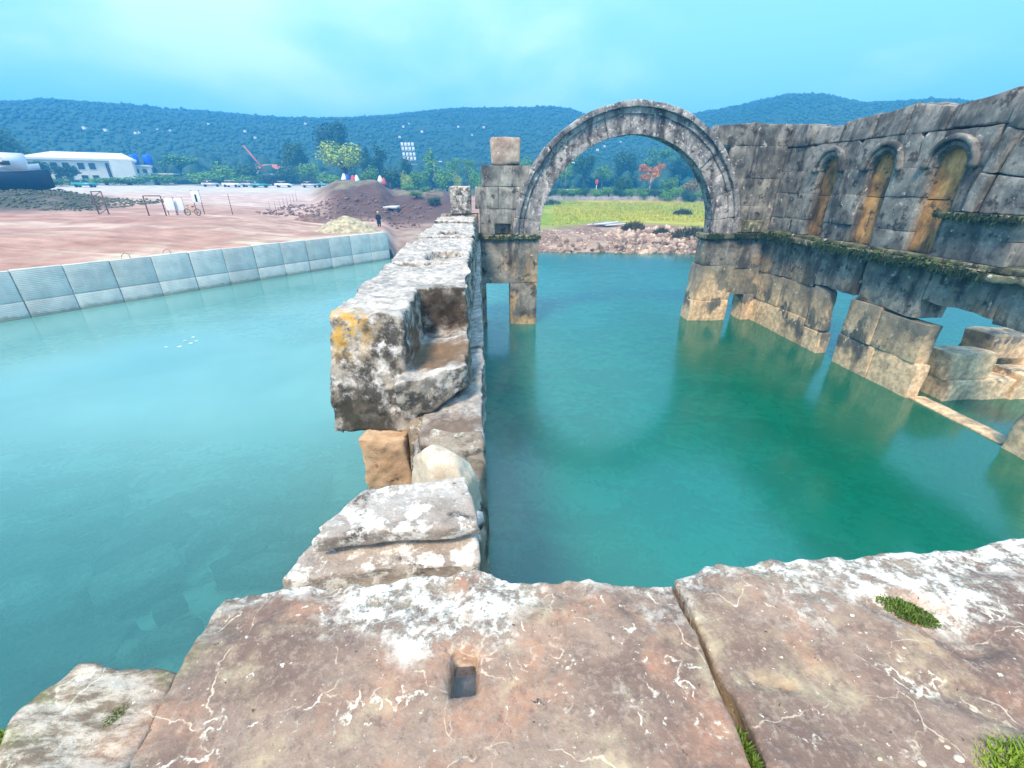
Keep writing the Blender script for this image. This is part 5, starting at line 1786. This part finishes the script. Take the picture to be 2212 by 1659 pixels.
building('kiosk', 'small white kiosk in front of the hedge, left under the arch', 1232, 122.5, 2.2, 1.6, 1.6, 'white', 'flat', [], yaw=0, roof_h=0.15, over=0.2)
# crane boom
c = on_ground(575, 185)
cr = thing('crane', 'thin red and white crane boom rising beside the pale house', 'crane', c)
obj('boom', MB().tube([c + (1.5, 0, 2.5), c + (-4.8, 0, 11.5)], [0.4, 0.22], 6).geo(), M['tile_red'], cr)
obj('cab', MB().box(c[0] + 0.3, c[0] + 3.6, c[1] - 1.2, c[1] + 1.2, c[2] + 0.6, c[2] + 3.0).geo(), M['boat_white'], cr, smooth=False)
obj('chassis', MB().box(c[0] - 2.6, c[0] + 4.2, c[1] - 1.25, c[1] + 1.25, c[2] - 0.6, c[2] + 0.58).geo(), M['rubber'], cr, smooth=False)

# white specks of houses up the hillside
hs = None
SPECK = [(186, 284), (232, 289), (296, 295), (303, 294), (343, 287), (370, 289), (452, 274), (531, 290), (553, 304), (661, 273), (884, 272), (872, 279), (912, 290), (864, 302), (990, 279), (1045, 280), (1020, 297), (1305, 322), (1340, 312), (1290, 330), (1420, 300)]
for k, (x, y) in enumerate(SPECK):
    d = ray(x, y)
    t_ = np.linspace(R0, R1, 400) / math.hypot(d[0], d[1])
    X_, Y_, Z_ = d[0] * t_, d[1] * t_, CZ + d[2] * t_
    m_ = Z_ < hill_h(X_, Y_)
    i = int(np.argmax(m_)) if m_.any() else 300
    p = np.array((X_[i], Y_[i], hill_h(X_[i:i + 1], Y_[i:i + 1])[0] + 1.3))
    if hs is None:
        hs = thing('hill_house', 'tiny white house among the trees high on the blue hillside', 'house', p, 'white houses dotted over the hillside')
        obj('wall', MB().box(p[0] - 0.65, p[0] + 0.65, p[1] - 0.8, p[1] + 0.8, p[2] - 0.6, p[2] + 0.4).geo(), M['white'], hs, smooth=False)
        obj('roof', MB().box(p[0] - 0.7, p[0] + 0.7, p[1] - 0.85, p[1] + 0.85, p[2] + 0.41, p[2] + 0.55).geo(), M['cream'], hs, smooth=False)
    else:
        o = copy_tree(hs)
        o.location = p
        f = random.uniform(0.6, 1.05)
        o.scale = (f, f, f)

# floodlight mast
c = on_ground(888, 190)
fl = thing('floodlight_mast', 'tall stadium floodlight mast with two banks of white lamps', 'mast', c)
top_z = gy(886, 308, c[1])[2] - c[2]
obj('mast', MB().tube([c - (0, 0, 0.5), c + (0, 0, top_z)], [0.35, 0.2], 8).geo(), M['metal'], fl)
for rI, z in enumerate((top_z - 0.6, top_z - 2.1, top_z - 3.9, top_z - 5.4, top_z - 6.6)):
    obj('crossbar', MB().tube([c + (-2.6 + 0.5 * rI * 0.3, -0.3, z - 0.7), c + (2.2 + 0.2 * rI, -0.3, z - 0.7)], 0.09, 6).geo(), M['boat_white'], fl)
    if rI in (0, 1, 2, 3):
        for k in range(4):
            x = c[0] - 2.0 + 1.3 * k + 0.15 * rI
            obj('lamp', block(x - 0.45, x + 0.45, c[1] - 0.7, c[1] - 0.35, c[2] + z - 0.55, c[2] + z + 0.55, seg=0.5, r=0.1, amp=0), M['lamp'], fl)

# ------------------------------------------------------------------ trees
def crown_mesh(name, lobes, n, leaf_s, seed, mat):
    """leafy crown: many small leaf sprays spread through uneven lobes; unit height"""
    g = np.random.default_rng(seed)
    vol = np.array([l[3] * l[4] * l[5] for l in lobes]) ** 0.75
    pick = g.choice(len(lobes), n, p=vol / vol.sum())
    L_ = np.array(lobes)[pick]
    dvec = g.normal(size=(n, 3))
    dvec /= np.linalg.norm(dvec, axis=1, keepdims=True)
    rad_ = g.random(n) ** 0.42
    rad_ = rad_ * (1 + 0.45 * fbm(dvec * 2.2 + pick[:, None] * 3.1, 3, seed))
    P = L_[:, :3] + dvec * rad_[:, None] * L_[:, 3:6]
    s = leaf_s * g.uniform(0.5, 1.4, n)
    a1 = g.normal(size=(n, 3))
    a1 /= np.linalg.norm(a1, axis=1, keepdims=True)
    a2 = np.cross(a1, dvec + 0.3 * g.normal(size=(n, 3)))
    a2 /= np.linalg.norm(a2, axis=1, keepdims=True) + 1e-9
    V = np.stack([P - a1 * s[:, None], P + a2 * 0.6 * s[:, None], P + a1 * s[:, None], P - a2 * 0.6 * s[:, None]], 1).reshape(-1, 3)
    me = mesh(name, V, np.arange(4 * n).reshape(-1, 4), False)
    me.materials.append(mat)
    return me


def lobes_round(g, n=9, zc=0.62, w=0.34, h=0.33):
    out = [(0, 0, zc, w * 0.75, w * 0.75, h * 0.8)]
    for k in range(n):
        a_ = 2 * math.pi * k / n + g.uniform(-0.4, 0.4)
        z = zc + h * g.uniform(-0.65, 0.75)
        r = w * g.uniform(0.4, 0.75) * math.sqrt(max(0.2, 1 - ((z - zc) / h) ** 2))
        s = g.uniform(0.35, 0.6)
        out.append((r * math.cos(a_), r * math.sin(a_), z, w * s, w * s, h * s))
    return out


def lobes_tall(g, n=12, w=0.2):
    out = []
    for k in range(n):
        z = 0.25 + 0.7 * k / (n - 1)
        r = w * (1 - abs(z - 0.55) * 1.4)
        a_ = g.uniform(0, 6.28)
        out.append((0.5 * r * math.cos(a_), 0.5 * r * math.sin(a_), z, max(0.05, r * 0.8), max(0.05, r * 0.8), 0.11))
    return out


def lobes_bush(g):
    return [(g.uniform(-0.3, 0.3), g.uniform(-0.3, 0.3), g.uniform(0.3, 0.6), 0.3, 0.3, 0.32) for _ in range(7)]


def lobes_open(g):
    return [(0.34 * math.cos(a_) * g.uniform(0.5, 1), 0.34 * math.sin(a_) * g.uniform(0.5, 1), g.uniform(0.5, 0.9), 0.15, 0.15, 0.11) for a_ in np.linspace(0, 6.28, 9)]


gg = np.random.default_rng(77)
CR = {}
for nm, fn, n, ls in (('round', lobes_round, 2600, 0.026), ('tall', lobes_tall, 2200, 0.022), ('bush', lobes_bush, 1600, 0.04), ('open', lobes_open, 1300, 0.026)):
    for v in range(2):
        CR[nm, v] = (fn(gg), n, ls, 900 + 7 * v + len(CR))
CM = {}


def trunk_geo(h, r, lobes, low):
    mb = MB()
    mb.tube([(0, 0, -0.04 * h), (0.01 * h, 0, 0.2 * h), (0, 0.01 * h, 0.55 * h)], [r * 1.2, r * 0.85, r * 0.4], 8)
    for l in lobes[1:6]:
        mb.tube([(0, 0, low * h), (0.5 * l[0] * h, 0.5 * l[1] * h, (low + (l[2] - low) * 0.55) * h), (l[0] * h, l[1] * h, l[2] * h)], [r * 0.5, r * 0.33, r * 0.12], 5)
    return mb.geo()


TM = {}


def tree(name, label, px, dist, top, width, kind, mat, group=None, bark='bark', var=0, base=None, cat='tree'):
    c = on_ground(px, dist) if base is None else base
    d = ray(px, top)
    zt = CZ + d[2] * dist / math.hypot(d[0], d[1])
    h = max(1.2, zt - c[2])
    wm = width / FPX * dist * 0.92          # metres across
    key = (kind, var, mat)
    if key not in CM:
        lb, n, ls, sd = CR[kind, var]
        CM[key] = crown_mesh('crown', lb, n, ls, sd, M[mat])
    native = {'round': 0.80, 'tall': 0.34, 'bush': 1.15, 'open': 0.85}[kind]
    k = wm / (native * h)
    t = thing(name, label, cat, c, group)
    t.rotation_euler[2] = random.uniform(0, 6.28)
    cr_ = link(bpy.data.objects.new('crown', CM[key]))
    cr_.parent = t
    cr_.scale = (h * k, h * k, h)
    tk = (kind, var, bark)
    if tk not in TM:
        lb = CR[kind, var][0]
        V, Fc = trunk_geo(1.0, 0.035 if kind != 'bush' else 0.05, lb, 0.28 if kind != 'bush' else 0.12)
        TM[tk] = mesh('trunk', V, Fc)
        TM[tk].materials.append(M[bark])
    tr_ = link(bpy.data.objects.new('trunk', TM[tk]))
    tr_.parent = t
    tr_.scale = (h * k, h * k, h)
    return t


random.seed(3)
tree('broadleaf_tree', 'dark round tree on a bare trunk left of the tall eucalyptus', 651, 165, 297, 58, 'round', 'leaf_dark')
tree('eucalyptus_tree', 'tallest dark tree rising above the hill line behind the pale willow', 735, 185, 254, 76, 'round', 'leaf_dark', var=1)
tree('willow_tree', 'pale green rounded tree in front of the tall dark tree', 752, 140, 296, 104, 'round', 'leaf_light')
tree('slim_tree', 'slim dark tree just right of the pale green tree', 797, 165, 318, 20, 'tall', 'leaf_dark')
tree('poplar_tree', 'narrow vase shaped tree left of the floodlight mast', 826, 165, 318, 36, 'tall', 'leaf_dark', var=1)
tree('poplar_tree', 'short twin tree right below the floodlight lamps', 880, 168, 334, 34, 'round', 'leaf_dark')
tree('poplar_tree', 'narrow tree right of the floodlight mast', 930, 160, 325, 34, 'tall', 'leaf_mid', var=1)
tree('broadleaf_tree', 'thin green tree left of the capped pier', 982, 160, 331, 34, 'open', 'leaf_mid')
tree('broadleaf_tree', 'thin green tree just beside the capped pier', 1012, 165, 336, 34, 'open', 'leaf_mid', var=1)
tree('broadleaf_tree', 'wide green tree behind the parked cars left of centre', 402, 190, 330, 74, 'round', 'leaf_mid', var=1)
tree('broadleaf_tree', 'dark tree standing in front of the large white building', 150, 160, 352, 42, 'round', 'leaf_dark')
tree('broadleaf_tree', 'dark tree between the boat and the white building', 92, 165, 345, 46, 'round', 'leaf_dark', var=1)
tree('pine_tree', 'big dark slope tree behind the boat at the left edge', 8, 178, 268, 76, 'round', 'leaf_dark')
tree('pine_tree', 'lower dark slope tree right of the big one behind the boat', 45, 182, 302, 60, 'round', 'leaf_dark', var=1)
BUSH = [(480, 160, 352, 50, 'leaf_mid', 'bushy green tree left of the crane boom'), (548, 158, 355, 46, 'leaf_dark', 'dark bushy tree just left of the pale house'),
        (620, 155, 352, 44, 'leaf_dark', 'dark round bush right of the pale house'), (672, 158, 352, 44, 'leaf_mid', 'green bush below the dark round tree'),
        (798, 132, 360, 40, 'leaf_mid', 'round green bush right of the pale green tree'), (843, 135, 362, 46, 'leaf_dark', 'dark round bush below the narrow vase shaped tree'),
        (876, 132, 373, 24, 'leaf_light', 'small yellowish bush beside the dark round bush'), (965, 140, 362, 40, 'leaf_mid', 'low green bush left of the capped pier'),
        (988, 128, 374, 18, 'leaf_light', 'tiny bright shrub near the capped pier'), (340, 160, 372, 60, 'leaf_mid', 'low hedge bush under the pavilion'),
        (280, 158, 378, 60, 'leaf_mid', 'low bush before the annex'), (905, 140, 370, 40, 'leaf_mid', 'green bush right of the small yellowish bush'),
        (1030, 140, 362, 34, 'leaf_mid', 'green bush partly behind the left pier'), (440, 156, 376, 60, 'leaf_mid', 'low bush beside the wide green tree'),
        (520, 154, 379, 56, 'leaf_mid', 'low bush row left part below the house'), (590, 152, 380, 50, 'leaf_dark', 'low dark bush below the white gabled house'),
        (710, 150, 378, 46, 'leaf_mid', 'low bush left of the pale green tree foot'), (230, 158, 380, 50, 'leaf_mid', 'low bush below the large white building'), (110, 150, 382, 50, 'leaf_mid', 'low bush right of the boat')]
for k, (x, dd, tp_, w_, mt, lb) in enumerate(BUSH):
    tree('round_bush', lb, x, dd, tp_ - (9 if x > 400 else 0), w_ * 1.2, 'bush', mt, 'bushes below the hills', var=k % 2, cat='bush')
ARCH_T = [(1215, 150, 348, 44, 'round', 'leaf_mid', 'green tree just inside the left foot of the arch'), (1262, 170, 330, 60, 'round', 'leaf_dark', 'dark tree left of centre under the arch'),
          (1300, 165, 352, 44, 'round', 'leaf_mid', 'green tree behind the signal post under the arch'), (1345, 185, 322, 60, 'round', 'leaf_dark', 'dark broad tree left of the orange tree'),
          (1350, 135, 370, 54, 'bush', 'leaf_dark', 'rounded dark bush left of the orange tree'), (1418, 190, 312, 70, 'open', 'leaf_mid', 'tall airy tree behind the orange tree'),
          (1448, 140, 372, 40, 'bush', 'leaf_mid', 'rounded grey green bush right of the orange tree'), (1510, 175, 300, 70, 'round', 'leaf_dark', 'tall dark tree against the right leg of the arch'),
          (1468, 185, 330, 60, 'round', 'leaf_dark', 'dark tree behind the orange tree to its right'), (1235, 190, 322, 50, 'open', 'leaf_mid', 'thin tree behind the left leg of the arch'),
          (1130, 180, 330, 60, 'round', 'leaf_mid', 'green tree behind the capped pier')]
for k, (x, dd, tp_, w_, kd, mt, lb) in enumerate(ARCH_T):
    tree('broadleaf_tree' if kd != 'bush' else 'round_bush', lb, x, dd, tp_, w_, kd, mt, 'trees behind the hedge', var=k % 2, cat='tree' if kd != 'bush' else 'bush')
tree('autumn_tree', 'orange leaved autumn tree with pale trunk under the arch', 1405, 128, 345, 52, 'open', 'leaf_orange', bark='bark_pale')
tree('autumn_bush', 'yellow and green rounded bush near the right arch leg', 1490, 130, 380, 46, 'bush', 'leaf_olive', cat='bush')
for k, x in enumerate(np.linspace(1190, 1545, 15)):
    tree('hedge_shrub', ORD[k] + ' green shrub from the left in the hedge under the arch', x, 122 + 0.6 * (k % 2), 402 + 3 * math.sin(k * 2.1), 38, 'bush', 'leaf_mid' if k % 3 else 'leaf_dark', 'roadside hedge shrubs', var=k % 2, cat='hedge')

# lower wood in front of the hills, reading as one dark belt
nb = 900
bt = rng.uniform(-60, 34, nb)
br = rng.uniform(176, 225, nb)
bxx, byy = br * np.sin(np.radians(bt)), br * np.cos(np.radians(bt))
bz = np.where(br > R0 + 2, hill_h(bxx, byy), height(bxx, byy, False))
sz = rng.uniform(1.2, 3.0, nb)
jit = 1 + 0.35 * rng.uniform(-1, 1, (nb, len(IV), 1))
BV = IV[None] * jit * np.stack([sz, sz, sz * rng.uniform(0.8, 1.5, nb)], 1)[:, None, :] + np.stack([bxx, byy, bz + 0.5 * sz], 1)[:, None, :]
BF = (IF[None] + (np.arange(nb) * len(IV))[:, None, None]).reshape(-1, 3)
tag(obj('tree_belt', (BV.reshape(-1, 3), BF), M['leaf_hill'], smooth=False), 'dark belt of scrub at the foot of the hills', 'wood', kind='stuff')

# roadside wall under the hedge
A_, B_ = on_ground(1180, 119.6), on_ground(1560, 119.6)
rw = thing('roadside_wall', 'low grey retaining wall between the meadow and the hedge', 'wall', A_)
nseg = 12
for i in range(nseg):
    xa, xb = 1150 + 420 * i / nseg, 1150 + 420 * (i + 1) / nseg
    pts = []
    for xx, dd in ((xa + 0.6, 0), (xb - 0.6, 0), (xb - 0.6, 0.5), (xa + 0.6, 0.5)):
        d = ray(xx, 395)
        thx = math.atan2(d[0], d[1])
        r_ = float(rshore(np.array([thx]))[0]) + 71.9 + dd
        pts.append((r_ * math.sin(thx), r_ * math.cos(thx)))
    obj('panel', hexa([(*q, 1.6) for q in pts] + [(*q, 3.85) for q in pts], seg=1.0, r=0.05, amp=0.05, freq=0.8, seed=950 + i), M['kerb_wall'], rw)

# signal post, street lamps
c = on_ground(1289, 124)
sg = thing('signal_post', 'small red topped signal post above the hedge', 'post', c)
obj('post', MB().tube([c, c + (0, 0, 3.6)], 0.1, 6).geo(), M['boat_white'], sg)
obj('head', block(c[0] - 0.35, c[0] + 0.35, c[1] - 0.3, c[1] + 0.3, c[2] + 3.0, c[2] + 4.0, seg=0.5, r=0.1, amp=0), M['red_cloth'], sg)
for k, (x, tp_, lb) in enumerate(((1222, 352, 'slender street lamp inside the left leg of the arch'), (940, 350, 'slender street lamp left of the capped pier'))):
    c = on_ground(x, 126)
    zt = gy(x, tp_, c[1])[2]
    t = thing('street_lamp', lb, 'lamp', c)
    obj('pole', MB().tube([c - (0, 0, 0.3), (c[0], c[1], zt)], [0.09, 0.05], 6).geo(), M['metal'], t)
    obj('arm', MB().tube([(c[0], c[1], zt), (c[0] + 0.8, c[1], zt + 0.25), (c[0] + 1.6, c[1], zt + 0.15)], 0.05, 6).geo(), M['metal'], t)
    obj('lamp_head', block(c[0] + 1.3, c[0] + 2.1, c[1] - 0.15, c[1] + 0.15, zt + 0.02, zt + 0.2, seg=0.4, r=0.05, amp=0), M['lamp'], t)

# parked cars
def car(px, dist, mat, label, yaw):
    c = on_ground(px, dist)
    t = thing('parked_car', label, 'car', c, 'cars parked below the hills')
    cs_, sn = math.cos(yaw), math.sin(yaw)

    def tf(V):
        V = np.asarray(V, float)
        return np.stack([c[0] + V[:, 0] * cs_ - V[:, 1] * sn, c[1] + V[:, 0] * sn + V[:, 1] * cs_, c[2] + V[:, 2]], 1)

    def lf(prof, w0, w1):
        n = len(prof)
        V = [(x, -w, z) for (x, z), w in zip(prof, w0)] + [(x, w, z) for (x, z), w in zip(prof, w1)]
        Fc = [tuple(range(n)), tuple(range(2 * n - 1, n - 1, -1))] + [(i, n + i, n + (i + 1) % n, (i + 1) % n) for i in range(n)]
        return tf(V), Fc
    pr = [(-2.1, 0.35), (2.1, 0.35), (2.15, 0.75), (1.2, 0.95), (-2.0, 0.98), (-2.15, 0.7)]
    obj('body', lf(pr, [0.85] * 6, [0.85] * 6), M[mat], t)
    pc = [(-1.9, 0.96), (1.1, 0.96), (0.45, 1.45), (-1.35, 1.47)]
    obj('cabin', lf(pc, [0.78, 0.78, 0.66, 0.66], [0.78, 0.78, 0.66, 0.66]), M['glass'], t)
    pr2 = [(-1.36, 1.46), (0.46, 1.44), (0.4, 1.52), (-1.3, 1.53)]
    obj('roof', lf(pr2, [0.68] * 4, [0.68] * 4), M[mat], t)
    for sx in (-1.3, 1.3):
        for sy in (-0.8, 0.8):
            obj('wheel', (tf(MB().tube([(sx, sy - 0.1, 0.32), (sx, sy + 0.1, 0.32)], 0.32, 12).geo()[0]), MB().tube([(sx, sy - 0.1, 0.32), (sx, sy + 0.1, 0.32)], 0.32, 12).geo()[1]), M['rubber'], t)
    return t


car(182, 140, 'teal_paint', 'teal car parked below the large white building', 0.3)
for k, (x, dd, mt, lb) in enumerate([(500, 140, 'boat_white', 'white car parked left of the pale house'), (540, 141, 'silver_paint', 'silver car parked below the dark bushy tree'), (612, 139, 'boat_white', 'white car parked right of the pale house'),
                                     (668, 138, 'silver_paint', 'silver car parked beside the pale green tree'), (700, 139, 'teal_paint', 'teal car parked just left of the pale green tree'), (455, 142, 'silver_paint', 'silver car parked below the wide green tree'), (560, 136, 'teal_paint', 'teal car parked in the middle of the car row')]):
    car(x, dd, mt, lb, 0.1 * k)


# sunshades by the pale tree
def parasol(px, dist, mat, label):
    c = on_ground(px, dist)
    t = thing('parasol', label, 'parasol', c, 'closed sunshades by the pale tree')
    obj('pole', MB().tube([c - (0, 0, 0.2), c + (0, 0, 2.3)], 0.05, 6).geo(), M['boat_white'], t)
    obj('canopy', MB().tube([c + (0, 0, 0.5), c + (0, 0, 1.2), c + (0, 0, 2.2), c + (0, 0, 2.35)], [0.8, 0.7, 0.25, 0.03], 10).geo(), M[mat], t)


for x, mt, lb in ((745, 'boat_white', 'white sunshade left of the blue one by the pale tree'), (752, 'blue_cloth', 'blue sunshade under the pale green tree'), (764, 'red_cloth', 'red sunshade right of the blue one'), (772, 'boat_white', 'white sunshade right of the red one'),
                  (822, 'boat_white', 'white sunshade between the round bushes'), (829, 'red_cloth', 'red sunshade left of the dark round bush')):
    parasol(x, 126, mt, lb)

# ------------------------------------------------------------------ far shore: rubble, planks, reeds, meadow
RC = []
g = np.random.default_rng(44)
n = 0
for k in range(1400):
    px, py = g.uniform(1170, 1528), g.uniform(492, 556)
    if py < 505 + (1300 - px) * 0.03 and px < 1330:
        continue
    if px < 1330 and g.random() < 0.72:
        continue
    if py < 478 + (px - 1200) * 0.05 or g.random() < 0.35:
        continue
    RC.append((px, py))
RC = RC[:420]
RP = [gt(*q) for q in RC]
order = np.argsort([-q[1] for q in RC])
stone_me = []
for v in range(7):
    V = IV1 * (1 + 0.32 * np.random.default_rng(v).uniform(-1, 1, (len(IV1), 1))) * np.array((1.1, 0.9, 0.75))
    me = mesh('rubble_stone', V, IF1, False)
    me.materials.append(M['rubble'])
    stone_me.append(me)
rest = []
for j, i in enumerate(order):
    p = RP[i]
    if p[2] < -0.4:
        continue
    s = g.uniform(0.16, 0.42) * (1.35 if g.random() > 0.85 else 1)
    if j < 280:
        o = link(bpy.data.objects.new('rubble_stone', stone_me[j % 7]))
        o.location = p + np.array((0, 0, 0.15 * s))
        o.scale = (s, s, s)
        o.rotation_euler = (g.uniform(0, 6), g.uniform(0, 6), g.uniform(0, 6))
        tag(o, 'broken stone in the rubble heap along the far shore under the arch', 'stone', 'rubble stones along the far shore')
    else:
        rest.append((p, s))
V_ = np.concatenate([IV1 * s * (1 + 0.3 * g.uniform(-1, 1, (len(IV1), 1))) + p for p, s in rest]) if rest else IV1
F_ = np.concatenate([IF1 + len(IV1) * i for i in range(max(1, len(rest)))])
tag(obj('rubble_bank', (V_, F_), M['rubble'], smooth=False), 'smaller broken stones of the far shore rubble', 'rubble', kind='stuff')
clods('shore_gravel', on_ground(1330, 56), 15, 6, 900, 0.06, 0.2, 'rubble', 9, 'fine stony debris on the far shore', 'gravel')
# pile of planks
c = gt(1310, 489)
pk = thing('plank_pile', 'pile of grey planks lying on the far shore', 'planks', c)
for k in range(7):
    a_ = 0.25 + 0.12 * (k % 3)
    dx, dy = math.cos(a_), math.sin(a_)
    o_ = np.array((-0.35 * k + 1.0, 0.25 * k - 0.7, 0.15 + 0.09 * (k % 3)))
    p0, p1 = c + o_ - np.array((dx, dy, 0)) * 1.5, c + o_ + np.array((dx, dy, 0.1)) * 1.6
    w = np.array((-dy, dx, 0)) * 0.16
    h_ = np.array((0, 0, 0.09))
    obj('plank', hexa([p0 - w, p1 - w, p1 + w, p0 + w, p0 - w + h_, p1 - w + h_, p1 + w + h_, p0 + w + h_], seg=0.8, r=0.015, amp=0.01, seed=k), M['kerb_wall'] if k % 2 else M['board'], pk)
for k, (x, y, w_, h_, lb) in enumerate([(1368, 497, 1.7, 1.4, 'dark reed clump left of centre at the meadow edge'), (1428, 505, 1.1, 1.0, 'small dark reed clump in the middle of the meadow edge'), (1490, 512, 2.6, 1.6, 'wide dark reed clump by the right arch leg'), (1518, 515, 1.6, 1.6, 'dark reed clump touching the right arch leg'),
                                        (1474, 464, 1.7, 1.3, 'square dark reed clump standing alone in the meadow'), (1192, 442, 2.2, 1.4, 'brown brush clump at the left end of the meadow')]):
    c = gt(x, y)
    tuft('reed_clump', lb, c[0], c[1], c[2] - 0.1, w_, w_ * 0.6, h_, 700, M['reed'], 60 + k, 'reeds')
# meadow grass
nG = 16000
gpx, gpy = g.uniform(1195, 1560, nG), g.uniform(436, 505, nG)
D_ = np.stack([ray(x, y) for x, y in zip(gpx, gpy)])
dist = g.uniform(20, 71, nG)
thg = np.arctan2(D_[:, 0], D_[:, 1])
rg = rshore(thg) + 17 + 54 * g.random(nG) ** 0.8
GX, GY = rg * np.sin(thg), rg * np.cos(thg)
okm = (12 - np.minimum(np.degrees(thg), 16)) * 1.1 + (rg - rshore(thg)) > 19
GX, GY = GX[okm], GY[okm]
GZ = height(GX, GY)
nG = len(GX)
hh = g.uniform(0.12, 0.4, nG)
a_ = g.uniform(0, 6.28, nG)
w_ = g.uniform(0.05, 0.14, nG)
Bp = np.stack([GX, GY, GZ - 0.02], 1)
Wd = np.stack([np.cos(a_) * w_, np.sin(a_) * w_, 0 * w_], 1)
Tp = Bp + np.stack([g.normal(0, 0.1, nG), g.normal(0, 0.1, nG), hh], 1)
V_ = np.stack([Bp - Wd, Bp + Wd, Tp], 1).reshape(-1, 3)
tag(obj('meadow_grass', (V_, np.arange(3 * nG).reshape(-1, 3)), M['grass_dry'], smooth=False), 'yellow green meadow grass beyond the arch', 'grass', kind='stuff')
# scrub on the soil bank
for k, (x, y, r_, mt) in enumerate([(920, 418, 30, 'leaf_mid'), (940, 440, 34, 'leaf_dark'), (880, 412, 34, 'leaf_mid'), (900, 430, 30, 'leaf_mid')]):
    c = gt(x, y)
    dd = math.hypot(c[0], c[1])
    tree('scrub_bush', ('grey green scrub bush high on the soil bank', 'dark scrub bush against the end block of the wall', 'green scrub bush at the top of the soil bank', 'scrub bush halfway up the soil bank')[k], x, dd, y - 18, r_, 'bush', mt, 'scrub on the soil bank', var=k % 2, cat='bush', base=c)

# white flecks on the left pool
c = gz(402, 738, 0)
V_, F_ = [], []
for k in range(6):
    q = c + np.array((g.normal(0, 0.25), g.normal(0, 0.6), 0.006))
    n = 9
    i = len(V_)
    V_ += [(q[0] + 0.10 * g.uniform(0.3, 1.3) * math.cos(t), q[1] + 0.09 * g.uniform(0.5, 1.2) * math.sin(t), q[2] + 0.004 * k) for t in np.linspace(0, 6.28, n, endpoint=False)]
    F_.append(tuple(i + j for j in range(n)))
tag(obj('white_flecks', (np.array(V_), F_), M['boat_white'], smooth=False), 'small white patch on the surface of the left pool', 'foam', kind='stuff')

# ------------------------------------------------------------------ air
hz, hnt, hb_ = new_mat('haze_air')
hnt.nodes.remove(hb_)
pv = hnt.nodes.new('ShaderNodeVolumePrincipled')
pv.inputs['Color'].default_value = (0.08, 0.48, 1.0, 1)
pv.inputs['Density'].default_value = 0.0019
hnt.links.new(pv.outputs[0], hnt.nodes['Material Output'].inputs['Volume'])
hzo = obj('haze', MB().box(-900, 900, -60, 760, -4, 88).geo(), hz, smooth=False)
hzo['kind'] = 'stuff'
hzo['label'] = 'thin blue haze over the whole view'
